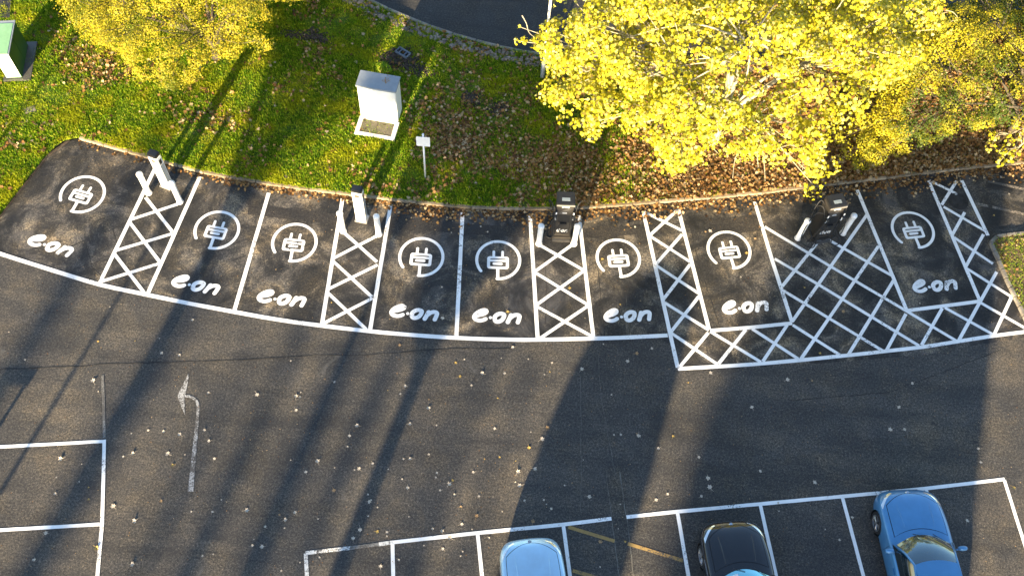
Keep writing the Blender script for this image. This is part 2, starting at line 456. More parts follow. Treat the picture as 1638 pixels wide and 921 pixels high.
def dense(pts, step=0.5):
    out = []
    for a, b in zip(pts[:-1], pts[1:]):
        a = Vector(a[:2]); b = Vector(b[:2]); k = max(1, int((b - a).length / step))
        out += [a.lerp(b, i / k) for i in range(k)]
    out.append(Vector(pts[-1][:2])); return out
def resample(pts, step):
    pts = [Vector(p[:2]) for p in pts]
    out = [pts[0]]; acc = 0.0
    for a, b in zip(pts[:-1], pts[1:]):
        L = (b - a).length; d = step - acc
        while d <= L:
            out.append(a.lerp(b, d / L)); d += step
        acc = L - (d - step)
    return out

# ================================================================== SETTING
def sheet(name, poly, z, mat, parent=None):
    mb = MB(); mb.poly([(x, y, z) for x, y in poly])
    o = mb.build(name, mat, parent, fixn=False)
    return o
ground = sheet('ground', [(-500, -500), (500, -500), (500, 500), (-500, 500)], -0.06, M['ground']); tag(ground, kind='structure')
park_kerb_px = [(-250, 660), (0, 347), (70, 256), (91, 235), (104, 226), (128, 222), (247, 255), (322, 275.5), (400, 290), (478, 302), (564, 312.5), (627, 320), (726, 330.5), (820, 335), (930, 333), (1024, 326), (1126, 318), (1210, 310), (1307, 298), (1387, 289), (1478, 277.5), (1574, 267), (1638, 261), (2000, 225)]
park_kerb = [G(p) for p in park_kerb_px]
road_kerb_px = [(-500, -900), (200, -262), (380, -118), (500, -44), (583.6, 0), (641.7, 27), (712, 54), (783, 74), (851, 88), (960, 99), (1100, 103), (1250, 97), (1400, 78), (1638, 30), (2000, -60)]
road_kerb = [G(p) for p in road_kerb_px]
road_curve = smooth_line([(p.x, p.y) for p in road_kerb], 5)
park_curve = [Vector((p.x, p.y)) for p in park_kerb]

cp_poly = [(p.x, p.y) for p in park_kerb] + [(60, 20), (60, -70), (-60, -70), (-60, 0)]
car_park = tag(sheet('car_park', cp_poly, 0.0, M['asphalt']), kind='structure')
# road beyond the lawn
rd = [(p.x, p.y) for p in road_curve] + [(50, 60), (-60, 90)]
road = tag(sheet('road', rd, 0.0, M['asphalt_road']), kind='structure')

def at_frac(curve, n):
    d = [0]
    for a, b in zip(curve[:-1], curve[1:]): d.append(d[-1] + (b - a).length)
    out = []; j = 0
    for i in range(n):
        t_ = d[-1] * i / (n - 1)
        while j < len(d) - 2 and d[j + 1] < t_: j += 1
        s_ = (t_ - d[j]) / max(1e-9, d[j + 1] - d[j]); out.append(curve[j].lerp(curve[j + 1], min(1, max(0, s_))))
    return out
def h_lawn(x, y):
    return 0.085 + 0.05 * mnoise.noise((x * 0.5, y * 0.5, 0)) + 0.02 * mnoise.noise((x * 2.1, y * 2.1, 3))
# the lawn is one strip between the two kerbs, matched left part and right part separately
bl = [p for p in park_curve]
LA = bl[:6]; LB = bl[5:]
ta = [Vector((-60, 45)), Vector((-45, 40)), Vector((road_curve[0].x, road_curve[0].y))]
top_all = [Vector((p[0], p[1])) for p in road_curve]
def strip(lo, hi, nu, nv, mb, h):
    A = at_frac(lo, nu); B = at_frac(hi, nu); base = len(mb.v)
    for j in range(nv):
        for i in range(nu):
            q = A[i].lerp(B[i], j / (nv - 1)); e = min(j, nv - 1 - j, 2) / 2.0
            mb.v.append((q.x, q.y, 0.06 + e * (h(q.x, q.y) - 0.06)))
    for j in range(nv - 1):
        for i in range(nu - 1):
            a = base + j * nu + i; mb.f.append((a, a + 1, a + nu + 1, a + nu))
mb = MB()
# left wing: from the corner of the car park outwards
cor = LB[0]
split_top = G((330, -150)); split_top = Vector((split_top.x, split_top.y))
tl = [Vector((-70, 6)), Vector((-70, 40)), Vector((-50, 60)), split_top]
strip(LA, tl, 40, 40, mb, h_lawn)
tr = [split_top] + [p for p in top_all if p.x > split_top.x + 0.3]
strip(LB, tr, 120, 50, mb, h_lawn)
lawn = tag(mb.build('lawn', M['lawn'], smooth=True, fixn=False), kind='structure')
path = tag(sheet('footpath', wpoly([(-300, -250), (24, -90), (21, 0), (18, 33), (-60, 34), (-400, 60)]), 0.15, M['asphalt_road']), kind='structure')
# grass island on the right
isl_px = [(1760, 362), (1638, 374.5), (1600, 379), (1590, 381), (1585, 386), (1585, 393), (1598, 421), (1606, 441), (1618, 467), (1638, 508), (1700, 640)]
isl = [G(p) for p in isl_px]
mb = MB(); mb.poly([(p.x, p.y, 0.09) for p in isl] + [(30, 8, 0.09), (30, 24, 0.09)])
island = tag(mb.build('grass_island', M['lawn'], fixn=False), kind='structure')

# ------------------------------------------------------------------ kerbs, stone by stone
def kerb_run(name, curve, w, h, mat, length=0.9, off=0.0, z0=-0.02, vis=None):
    root = thing(name, None, None); root['kind'] = 'structure'
    me = MB().box((-length / 2 + 0.010, -w / 2, z0), (length / 2 - 0.010, w / 2, h)).mesh('kerb_stone', bevel=0.012)
    me.materials.append(mat)
    pts = resample(curve, length)
    n = 0
    for a, b in zip(pts[:-1], pts[1:]):
        d = (b - a); c = (a + b) / 2; nn = Vector((-d.y, d.x)).normalized()
        if vis is not None and not vis(c): continue
        o = bpy.data.objects.new('kerb_stone', me)
        o.location = (c.x + nn.x * off, c.y + nn.y * off, random.uniform(-0.006, 0.006))
        o.rotation_euler = (0, 0, math.atan2(d.y, d.x) + random.uniform(-0.006, 0.006))
        link(o, root); n += 1
    return root
def near_view(c, m=120):
    x, y = proj([[c.x, c.y, 0.1]]); return -m < x[0] < 1638 + m and -m < y[0] < 921 + m
kerb_run('car_park_kerb', [Vector((p.x, p.y)) for p in smooth_line([Vector((q.x, q.y)) for q in bl[5:]], 5)], 0.115, 0.10, M['kerb'], 0.91, 0.0, vis=near_view)
kerb_run('car_park_side_kerb', bl[:6], 0.07, 0.05, M['soil'], 0.91, 0.0, vis=near_view)
kerb_run('road_kerb', [Vector((p[0], p[1])) for p in road_curve], 0.14, 0.13, M['kerb_grey'], 0.91, 0.0, vis=near_view)
kerb_run('road_edging', [Vector((p.x, p.y)) for p in [G(q) for q in [(500, -27), (563, 1), (592, 13), (622, 25)]]], 0.12, 0.12, M['kerb_grey'], 0.7)
kerb_run('island_kerb', [Vector((p[0], p[1])) for p in resample(smooth_line([(p.x, p.y) for p in isl], 4), 0.05)], 0.12, 0.11, M['kerb_grey'], 0.35, vis=near_view)
# rubble strip beside the road kerb
mb = MB()
rc = resample([Vector((p[0], p[1])) for p in road_curve], 0.07)
for c in rc:
    if not near_view(c, 60): continue
    for k in range(3):
        o_ = random.uniform(-0.62, -0.14); x = c.x + random.uniform(-.05, .05); y = c.y + o_
        r = random.uniform(0.03, 0.10); pts = []
        M_ = Matrix.Translation((x, y, 0.10 + r * 0.2)) @ Matrix.Rotation(random.uniform(0, 6), 4, 'Z') @ Matrix.Rotation(random.uniform(-.5, .5), 4, 'X')
        b0 = len(mb.v); MB.box(mb, (-r, -r * 0.6, -r * 0.5), (r, r * 0.6, r * 0.5), random.uniform(0.5, 0.9))
        for i in range(b0, len(mb.v)): mb.v[i] = tuple(M_ @ Vector(mb.v[i]))
tag(mb.build('rubble_strip', M['stone'], fixn=False), 'strip of grey stone rubble along the far road kerb', 'rubble', kind='stuff')

# ------------------------------------------------------------------ asphalt patches and seams
def patch(px, z, mat, name='asphalt_patch'):
    return sheet(name, wpoly(px), z, mat, car_park)
_bf = dense([G(p) for p in [(1720, 527), (1638, 541), (1590, 547), (1533, 556), (1475, 568), (1414, 572), (1360, 577), (1280, 582), (1200, 588), (1084, 594), (1068, 540), (1010, 542), (950, 545), (860, 547), (730, 544), (592, 533), (515, 524), (375, 502), (237, 475), (160, 458), (0, 409), (-80, 382), (-260, 313)]], 0.3)
_bf = [(p.x + 0.03 * mnoise.noise((p.x * 3, p.y * 3, 0)), p.y + 0.05 * mnoise.noise((p.x * 2.5, p.y * 2.5, 5))) for p in _bf]
_lo = at_frac([Vector(q) for q in _bf[::-1]], 90); _hi = at_frac(park_curve, 90)
mb = MB()
for k in range(90): mb.v += [(_lo[k].x, _lo[k].y, 0.003), (_hi[k].x, _hi[k].y, 0.003)]
for k in range(89): mb.f.append((2 * k, 2 * k + 2, 2 * k + 3, 2 * k + 1))
mb.build('bay_surface', M['asphalt_bay'], car_park, fixn=False)
patch([(398, 326), (480, 336), (640, 350), (740, 358), (850, 364), (960, 365), (1000, 362), (1028, 359), (1031, 374), (960, 380), (850, 380), (740, 374), (640, 366), (470, 352), (396, 343)], 0.0055, M['asphalt_dark'])
patch([(968, 746), (996, 744), (1003, 826), (1017, 925), (990, 925), (979, 829)], 0.0055, M['asphalt_mid'])
patch([(1136, 380), (1128, 352), (1212, 343), (1219, 368)], 0.0055, M['asphalt_dark'])
_e = dense([G(p) for p in [(1100, 752), (1180, 742), (1260, 732), (1330, 720), (1400, 704), (1480, 690), (1570, 672)]], 0.08)
_e = [(p.x + 0.05 * mnoise.noise((p.x * 6, p.y * 6, 0)), p.y + 0.16 * mnoise.noise((p.x * 4, p.y * 4, 5)) + 0.1 * mnoise.noise((p.x, p.y, 2))) for p in _e]
sheet('asphalt_patch', _e + wpoly([(1585, 700), (1560, 766), (1400, 786), (1200, 803), (1110, 812)]), 0.0030, M['asphalt_mid'], car_park)
def seam(px, w, mat=None, z=0.0070, name='asphalt_seam'):
    pts = dense([G(p) for p in px], 0.25); L = []
    for p in pts: L.append(Vector((p.x + 0.035 * mnoise.noise((p.x * 3, p.y * 3, 1)), p.y + 0.035 * mnoise.noise((p.x * 3, p.y * 3, 7)))))
    ws = [w * random.uniform(0.35, 1.2) for _ in L]
    return ribbon(MB(), L, ws, z).build(name, mat or M['seam'], car_park, fixn=False)
for px, w in [
    ([(0, 590), (130, 586), (160, 582), (280, 579), (420, 574), (504, 568), (582, 568), (726, 557), (820, 557)], 0.035),
    ([(112, 395), (187, 363), (215, 350)], 0.03), ([(117, 431), (188, 410)], 0.03), ([(138, 392), (146, 426), (162, 440)], 0.03), ([(180, 366), (188, 388)], 0.03), ([(195, 285), (219, 337)], 0.02),
    ([(945, 380), (955, 420), (962, 480), (968, 540)], 0.03), ([(870, 380), (874, 460), (871, 520)], 0.02), ([(1100, 352), (1118, 420), (1150, 520)], 0.03),
    ([(1128, 362), (1215, 354)], 0.025), ([(1040, 362), (1100, 357)], 0.03), ([(530, 383), (622, 392)], 0.02), ([(392, 470), (404, 400), (415, 345)], 0.025),
    ([(1260, 640), (1420, 628), (1600, 560)], 0.02), ([(1270, 520), (1300, 517), (1440, 498)], 0.02), ([(1460, 560), (1540, 470)], 0.015)]:
    seam(px, w)
for px, w in [([(971, 771), (979, 830), (987, 895), (991, 925)], 0.03), ([(991, 755), (1003, 830), (1014, 925)], 0.03), ([(928, 600), (930, 700), (929, 820)], 0.012), ([(955, 560), (962, 640), (985, 760)], 0.012), ([(1001, 470), (1006, 535)], 0.012)]:
    seam(px, w, M['seam_light'], 0.0075)

mo = G((1533, 322)); mh = MB(); mh.lathe([(0.0, 0.0065), (0.27, 0.0065), (0.27, 0.0), (0.30, 0.0), (0.30, 0.0072), (0.34, 0.0072), (0.35, 0.0)], 32)
mho = mh.build('manhole_cover', M['seam'], None); mho.location = (mo.x, mo.y, 0.004); tag(mho, 'round dark manhole cover in the hatched strip at the right', 'manhole cover')
# ------------------------------------------------------------------ painted lines
def pline(px, w=0.10, z=0.009, mat='paint', name='bay_line', step=0.35, smooth=1):
    pts = [G(p) for p in px]
    if smooth > 1: pts = smooth_line([(p.x, p.y) for p in pts], smooth)
    return ribbon(MB(), dense(pts, step), w, z + 0.003, jit=0.003).build(name, M[mat], car_park, fixn=False)
def ext(a, b, length):
    A = G(a); B = G(b); d = (B - A).normalized(); E_ = A + d * length
    return [A, E_]
def pline_w(pts, w=0.10, z=0.009, mat='paint', name='bay_line'):
    return ribbon(MB(), dense(pts, 0.35), w, z + 0.003, jit=0.003).build(name, M[mat], car_park, fixn=False)
LW = 0.125
pline([(-260, 310), (-80, 379), (0, 406), (82, 432), (160, 455.5), (237, 472), (305, 486), (375, 499), (445, 511.5), (515, 521), (592, 530), (660, 536), (730, 540.5), (800, 543), (860, 543.5), (950, 541.5), (1010, 539.5), (1068, 536.5)], 0.135, 0.013, smooth=3)
for px in [[(249, 268), (160, 452)], [(320, 283), (237, 469)], [(430, 309), (375, 497)], [(548, 318), (515, 519)], [(625, 328), (592, 528)], [(740, 340), (730, 538)],
           [(848, 345), (854, 445), (860, 541)], [(926, 345), (937, 440), (949, 539)], [(1029, 339), (1072, 535), (1084, 588)], [(1085, 335), (1134, 527)], [(1207, 323), (1236, 420), (1267, 516)],
           [(1371, 304), (1450, 496)], [(1485, 289), (1567, 481)], [(1538, 289), (1580, 377)]]:
    pline(px, LW, 0.011)
pline([(1084, 590), (1200, 583), (1280, 576), (1360, 568), (1414, 562), (1475, 555), (1533, 546), (1590, 537), (1638, 531), (1720, 518)], 0.125, 0.013, smooth=2)
pline([(1136, 529), (1200, 524), (1267, 517)], LW, 0.012); pline([(1451, 497), (1567, 482)], LW, 0.012)
HW = 0.105
back_ = [[(233, 316), (276, 371)], [(207, 355), (257, 421)], [(182, 405), (232, 470)], [(550, 372), (603, 419)], [(532, 417), (595, 475)], [(522, 466), (586, 527)],
         [(865, 393), (933, 432)], [(856, 436), (941, 488)], [(860, 491), (949, 539)], [(1030, 339), (1091, 369)], [(1040, 378), (1104, 419)], [(1050, 425), (1117, 469)], [(1061, 483), (1134, 528)],
         [(1074, 533), (1148, 583)], [(1136, 530), (1217, 579)], [(1203, 526), (1277, 574)], [(1223, 363), (1328, 426), (1449, 497), (1531, 546)], [(1239, 414), (1307, 454), (1470, 553)],
         [(1253, 465), (1412, 561)], [(1268, 520), (1344, 568)], [(1315, 378), (1430, 443)], [(1511, 492), (1590, 536)], [(1568, 484), (1638, 524), (1700, 560)], [(1547, 430), (1618, 475)], [(1526, 380), (1588, 422)], [(1509, 331), (1578, 371)], [(1487, 289), (1531, 311)]]
fwd_ = [[(208, 352), (284, 327)], [(182, 402), (276, 374)], [(160, 451), (254, 422)], [(602, 378), (534, 413)], [(604, 424), (524, 463)], [(596, 477), (516, 518)],
        [(915, 392), (856, 434)], [(933, 434), (859, 487)], [(941, 489), (864, 541)], [(1084, 336), (1040, 376)], [(1091, 375), (1049, 423)], [(1104, 423), (1060, 480)], [(1118, 474), (1073, 531)], [(1133, 532), (1086, 588)],
        [(1193, 527), (1149, 582)], [(1259, 520), (1220, 578)], [(1314, 380), (1251, 458)], [(1387, 343), (1268, 513)], [(1405, 394), (1281, 574)], [(1429, 449), (1357, 567)], [(1449, 502), (1418, 560)],
        [(1507, 493), (1474, 552)], [(1594, 435), (1533, 545)], [(1618, 475), (1590, 535)], [(1530, 290), (1506, 328)], [(1543, 340), (1523, 376)], [(1573, 375), (1545, 426)]]
for px in back_: pline(px, HW, 0.0065, name='hatch_line')
for px in fwd_: pline(px, HW, 0.0085, name='hatch_line')
# bays at the bottom and at the left
pline([(489, 884), (560, 876)], 0.105, 0.009, 'paint_worn'); pline([(560, 876), (606, 870)], 0.10, 0.009, 'paint_faint'); pline([(606, 870), (628, 867)], 0.105, 0.009, 'paint_worn')
pline([(628, 867), (764, 852), (901, 838.5), (978, 829)], 0.105, 0.009); pline([(1002, 826.5), (1083, 818), (1215, 805.7), (1347, 793.6), (1481, 781), (1607, 766)], 0.105, 0.009)
for a, b, m in [((489, 884), (491, 921), 'paint_worn'), ((628, 868), (629, 921), 'paint'), ((764, 853), (771, 921), 'paint'), ((901, 839), (911.6, 920), 'paint'), ((1083.5, 819), (1101, 920), 'paint'),
             ((1216, 807), (1239, 910), 'paint'), ((1347, 794), (1380.5, 919), 'paint'), ((1481, 782), (1520, 905), 'paint'), ((1606, 767), (1638, 868), 'paint')]:
    pline_w(ext(a, b, 5.0), 0.105, 0.011, m)
pline([(-150, 723), (0, 714.5), (167.5, 705.5)], 0.10, 0.009); pline([(-150, 856), (0, 847.5), (161, 838)], 0.10, 0.009)
pline([(167, 703), (163.6, 837), (156, 921), (146, 1010)], 0.10, 0.011)
pline([(167, 700), (166, 650), (164, 600)], 0.08, 0.009, 'paint_faint')
for px in [[(909, 842.5), (983, 865)], [(1004, 869), (1092, 896)], [(916, 912), (970, 928)]]: pline(px, 0.10, 0.0065, 'paint_yellow', 'hatch_line')
for px in [[(1580, 290), (1638, 303), (1700, 317)], [(1560, 326), (1581, 330)], [(1587, 331.5), (1638, 342.5), (1700, 356)]]: pline(px, 0.11, 0.0065, 'paint_tan')
# worn turn arrow
mb = MB()
ribbon(mb, dense([G(p) for p in [(302, 786), (306, 745)]], 0.3), [0.26] + [0.23] * 30, 0.010) if False else None
apts = smooth_line([(G(p).x, G(p).y) for p in [(305, 786), (309, 740), (314, 690), (317, 655), (314, 641), (303, 634), (290, 634)]], 5)
nW = len(apts)
ribbon(mb, apts, [0.16 - 0.08 * min(1, i / (nW * 0.45)) for i in range(nW)], 0.010)
mb.poly([(*G(p).xy, 0.0115) for p in [(284, 633), (301, 598), (302, 604), (297, 630), (295, 634), (296, 664), (290, 650)]])
mb.build('turn_arrow', M['paint_arrow'] if 'paint_arrow' in M else road_paint('road_paint_arrow', (0.40, 0.41, 0.42), 0.52, (0.075, 0.07, 0.065)), car_park, fixn=False)

# ------------------------------------------------------------------ charging bay symbols and lettering
def rrect(x0, y0, x1, y1, r, n=5):
    out = []
    for cx, cy, a0 in ((x1 - r, y1 - r, 0), (x0 + r, y1 - r, PI / 2), (x0 + r, y0 + r, PI), (x1 - r, y0 + r, 1.5 * PI)):
        for k in range(n + 1):
            a = a0 + PI / 2 * k / n; out.append((cx + r * math.cos(a), cy + r * math.sin(a)))
    return out
SX, SY = 1.50 / 428, 1.50 / 380
def sx(x): return (x - 333) * SX
def sy(y): return (265 - y) * SY
def symbol_mesh():
    mb = MB(); z = 0.006
    R = 0.70
    a0, a1 = math.radians(218), math.radians(-92)
    ring = [(R * math.cos(a0 + (a1 - a0) * k / 56), R * math.sin(a0 + (a1 - a0) * k / 56)) for k in range(57)]
    ribbon(mb, ring, 0.098, z, cap=1)
    ribbon(mb, [(0.0, -0.74), (-0.01, -0.30)], 0.098, z + 0.001)
    o_ = rrect(sx(230), sy(350), sx(432), sy(232), 0.085); i_ = rrect(sx(258), sy(327), sx(405), sy(252), 0.03)
    b = len(mb.v); n = len(o_)
    mb.v += [(x, y, z + 0.002) for x, y in o_] + [(x, y, z + 0.002) for x, y in i_]
    mb.f += [(b + k, b + (k + 1) % n, b + n + (k + 1) % n, b + n + k) for k in range(n)]
    mb.poly([(x, y, z + 0.0028) for x, y in rrect(sx(256), sy(283), sx(407), sy(262), 0.005, 1)])
    mb.poly([(x, y, z + 0.002) for x, y in rrect(sx(280), sy(313), sx(375), sy(290), 0.045)])
    for x in (290, 372): ribbon(mb, [(sx(x), sy(236)), (sx(x), sy(187))], 0.088, z + 0.0035, cap=1)
    return mb.mesh('plug_symbol', fixn=False)
def letters_mesh():
    # hand-cut heavy italic lower case: e . o n
    mb = MB(); k = 1.56 / 445; ky = 0.52 / 130
    X = lambda x: (x - 320) * k; Y = lambda y: (782 - y) * ky
    def P(l): return smooth_line([(X(x), Y(y)) for x, y in l], 6)
    z = 0.007; 
    e = P([(150, 778), (190, 768), (220, 752), (222, 735), (200, 730), (165, 742), (130, 765), (114, 792), (128, 815), (165, 824), (198, 818), (218, 808)])
    ribbon(mb, e, 0.128, z, cap=1)
    ribbon(mb, P([(125, 790), (150, 782), (175, 772)]), 0.10, z + 0.001)
    mb.poly([(X(261) + 0.050 * math.cos(a), Y(795) + 0.050 * math.sin(a), z) for a in [2 * PI * i / 14 for i in range(14)]])
    o_ = [(300, 808), (302, 785), (325, 765), (355, 757), (382, 765), (380, 790), (362, 815), (332, 829), (308, 824)]
    loop = P(o_ + o_[:1]); ribbon(mb, loop, 0.138, z)
    ribbon(mb, P([(418, 830), (432, 800), (446, 768)]), 0.14, z, cap=1)
    ribbon(mb, P([(432, 800), (470, 770), (505, 764), (522, 775), (518, 800), (508, 830)]), 0.135, z + 0.001, cap=1)
    return mb.mesh('bay_lettering', fixn=False)
sym_me = symbol_mesh(); sym_me.materials.append(M['paint'])
let_me = letters_mesh(); let_me.materials.append(M['paint'])
bays_sym = [((132, 311), (82, 392)), ((347, 368), (314, 455)), ((471, 388), (451, 477)), ((674, 411), (663, 500)), ((797, 416), (795, 506)), ((989, 413), (1004, 504)), ((1166, 400), (1192, 490)), ((1460, 368), (1495, 456))]
for s_, t_ in bays_sym:
    a = G(s_); b = G(t_); d = a - b; rz = math.atan2(d.y, d.x) - PI / 2
    o = bpy.data.objects.new('plug_symbol', sym_me); o.location = (a.x, a.y, 0.003); o.rotation_euler = (0, 0, rz); link(o, car_park)
    o = bpy.data.objects.new('bay_lettering', let_me); o.location = (b.x, b.y, 0.003); o.rotation_euler = (0, 0, rz); link(o, car_park)

# ================================================================== STREET FURNITURE
def bollard_proto():
    r = thing('bollard', None, 'bollard')
    MB().lathe([(0.0, 0.0), (0.115, 0.0), (0.115, 0.03), (0.100, 0.035)], 20).build('base_collar', M['white'], r, smooth=False)
    MB().lathe([(0.092, 0.03), (0.092, 1.00)], 24).build('post', M['white'], r, smooth=True)
    MB().lathe([(0.090, 0.98), (0.090, 1.012), (0.104, 1.015), (0.106, 1.09), (0.098, 1.12), (0.07, 1.145), (0.035, 1.155), (0.0, 1.157)], 24).build('cap', M['white'], r, smooth=True)
    return r
bol = [((238, 309), 'white bollard standing left of the leftmost white charging post'), ((288, 323), 'white bollard in front of the right side of the leftmost white charging post'),
       ((549, 370), 'white bollard left of the second white charging post, beside the third plug symbol'), ((606, 375), 'white bollard right of the second white charging post'),
       ((862, 390), 'white bollard left of the dark charger in the middle of the row'), ((918, 390), 'white bollard right of the dark charger in the middle of the row'),
       ((1276, 381), 'white bollard left of the dark charger on the wide hatched area'), ((1348, 373), 'white bollard right of the dark charger on the wide hatched area')]
bp = bollard_proto()
for i, (p, lab) in enumerate(bol):
    o = bp if i == 0 else copy_tree(bp)
    o.location = G(p); o.rotation_euler = (0, 0, random.uniform(0, 6)); o['label'] = lab; o['group'] = 'white bollards guarding the chargers'

def post_charger():
    r = thing('charging_post', None, 'charger')
    MB().box((-0.21, -0.17, 0), (0.21, 0.17, 0.035)).build('base_plate', M['steel'], r, bevel=0.008)
    MB().box((-0.165, -0.12, 0.035), (0.165, 0.12, 1.66)).build('housing', M['white'], r, bevel=0.02)
    MB().box((-0.170, -0.125, 1.66), (0.170, 0.125, 1.80)).build('top_cap', M['black'], r, bevel=0.025)
    for s in (-1, 1):
        MB().box((s * 0.165 - 0.006, -0.055, 1.30), (s * 0.165 + 0.012, 0.055, 1.52)).build('socket', M['black'], r, bevel=0.004)
        MB().box((s * 0.165 - 0.004, -0.085, 0.25), (s * 0.165 + 0.006, 0.085, 1.26)).build('side_panel', M['grey_top'], r, bevel=0.003)
    MB().box((-0.075, -0.128, 1.42), (0.075, -0.118, 1.56)).build('display', M['cover'], r, bevel=0.004)  # brown colour stands in for a reflection in the display
    return r
c0 = post_charger()
for i, (p, rz, lab) in enumerate([((268, 296), -0.30, 'white charging post with black top at the kerb between the first two bays'), ((579, 350), -0.10, 'white charging post with black top and small display between the third and fourth bays')]):
    o = c0 if i == 0 else copy_tree(c0)
    o.location = G(p); o.rotation_euler = (0, 0, rz); o['label'] = lab; o['group'] = 'slim white charging posts'
# repaint the display of the first one blank
def text_mesh(body, size, ext_=0.0):
    cu = bpy.data.curves.new('lettering', 'FONT'); cu.body = body; cu.size = size; cu.extrude = ext_; cu.align_x = 'CENTER'; cu.align_y = 'CENTER'; cu.shear = 0.2
    cu.resolution_u = 3; cu.offset = size * 0.02
    ob = bpy.data.objects.new('tmp', cu); sc.collection.objects.link(ob)
    dg = bpy.context.evaluated_depsgraph_get(); me = bpy.data.meshes.new_from_object(ob.evaluated_get(dg))
    bpy.data.objects.remove(ob); bpy.data.curves.remove(cu)
    return me
def rapid_charger():
    r = thing('rapid_charger', None, 'charger')
    MB().box((-0.40, -0.36, 0), (0.40, 0.36, 0.10)).build('plinth', M['darkgrey'], r, bevel=0.01)
    # housing leans back a little towards the top
    mb = MB(); pr = [(-0.30, 0.10), (-0.30, 0.95), (-0.24, 1.35), (-0.20, 1.84), (0.30, 1.84), (0.30, 0.10)]
    n = len(pr)
    mb.v = [(-0.34, y, z) for y, z in pr] + [(0.34, y, z) for y, z in pr]
    mb.f = [tuple(range(n)), tuple(range(n, 2 * n))[::-1]] + [(k, (k + 1) % n, n + (k + 1) % n, n + k) for k in range(n)]
    mb.build('housing', M['darkgrey'], r, bevel=0.012)
    MB().box((-0.36, -0.24, 1.842), (0.36, 0.32, 1.99)).build('top_box', M['black'], r, bevel=0.02)
    MB().box((-0.36, -0.262, 1.86), (0.36, -0.238, 1.93)).build('front_trim', M['steel'], r, bevel=0.004)
    MB().box((-0.16, -0.10, 1.985), (0.16, 0.04, 2.0)).build('roof_hatch', M['screen'], r, bevel=0.003)
    # diagonal lighter band across the front, the front face slopes from (y -.24, z 1.35) to (-.20, 1.84)
    def F(x, h, o=0.004):
        if h > 1.35: y = -0.24 + (h - 1.35) / 0.49 * 0.04
        elif h > 0.95: y = -0.30 + (h - 0.95) / 0.40 * 0.06
        else: y = -0.30
        return (x, y - o, h)
    mb = MB(); mb.poly([F(-0.30, 1.37), F(-0.12, 1.37), F(0.31, 1.72), F(0.10, 1.72)]); mb.build('diagonal_band', M['midgrey'], r, fixn=False)
    tm = text_mesh('drive', 0.15); o = obj('name_lettering', tm, M['white'], r); o.location = (0, -0.217, 1.77); o.rotation_euler = (PI / 2 - 0.082, 0, 0)
    MB().box((-0.09, -0.245, 1.42), (0.09, -0.228, 1.46)).build('card_slot', M['white'], r, bevel=0.003)
    mb = MB(); mb.poly([F(-0.24, 0.98), F(0.24, 0.98), F(0.24, 1.33), F(-0.24, 1.33)]); mb.build('screen', M['black'], r, fixn=False)
    for s in (-1, 1):
        hb = MB().box((s * 0.345 - 0.03, -0.33, 0.75), (s * 0.345 + 0.03, -0.10, 1.62)).build('holster', M['black'], r, bevel=0.012)
        MB().box((s * 0.345 - 0.028, -0.352, 1.18), (s * 0.345 + 0.028, -0.332, 1.60)).build('holster_strip', M['white'], hb, bevel=0.004)
        cx = s * 0.34
        pts = smooth_line([(cx, -0.30, 1.50), (cx + s * 0.10, -0.42, 1.35), (cx + s * 0.24, -0.46, 0.9), (cx + s * 0.34, -0.42, 0.35), (cx + s * 0.30, -0.30, 0.06), (cx + s * 0.08, -0.38, 0.05), (cx - s * 0.02, -0.44, 0.45), (cx + s * 0.02, -0.40, 1.0), (cx + s * 0.16, -0.1, 1.72), (cx + s * 0.30, 0.12, 1.70), (cx + s * 0.18, 0.20, 1.2)], 6)
        cb = MB().tube(pts, 0.018, 7).build('cable', M['rubber'], r, smooth=True)
        MB().tube([(cx, -0.33, 1.46), (cx, -0.47, 1.38)], [0.045, 0.035], 10).build('plug', M['black'], cb, smooth=True)
    pts = smooth_line([(-0.12, -0.33, 0.98), (-0.2, -0.45, 0.8), (0.0, -0.55, 0.62), (0.22, -0.48, 0.78), (0.24, -0.36, 0.98)], 6)
    MB().tube(pts, 0.017, 7).build('cable', M['rubber'], r, smooth=True)
    MB().box((-0.14, -0.37, 0.84), (0.12, -0.30, 0.96)).build('plug_holder', M['black'], r, bevel=0.01)
    # e.on lettering low on the front
    me = let_me.copy(); o = obj('front_emblem', me, M['white'], r); o.scale = (0.30, 0.42, 1); o.location = (0.0, -0.296, 0.45); o.rotation_euler = (PI / 2, 0, 0)
    MB().box((-0.36, -0.50, 0.0), (0.36, -0.37, 0.018)).build('foot_strip', M['midgrey'], r, bevel=0.003)
    return r
r0 = rapid_charger()
for i, (p, rz, lab) in enumerate([((897, 369), 0.07, 'dark grey rapid charger with looped black cables in the middle of the row'), ((1309, 372), 0.30, 'dark grey rapid charger with tangled black cables on the wide hatched area')]):
    o = r0 if i == 0 else copy_tree(r0)
    o.location = G(p); o.rotation_euler = (0, 0, rz); o.scale = (0.80, 0.86, 0.96); o['label'] = lab; o['group'] = 'dark rapid chargers'
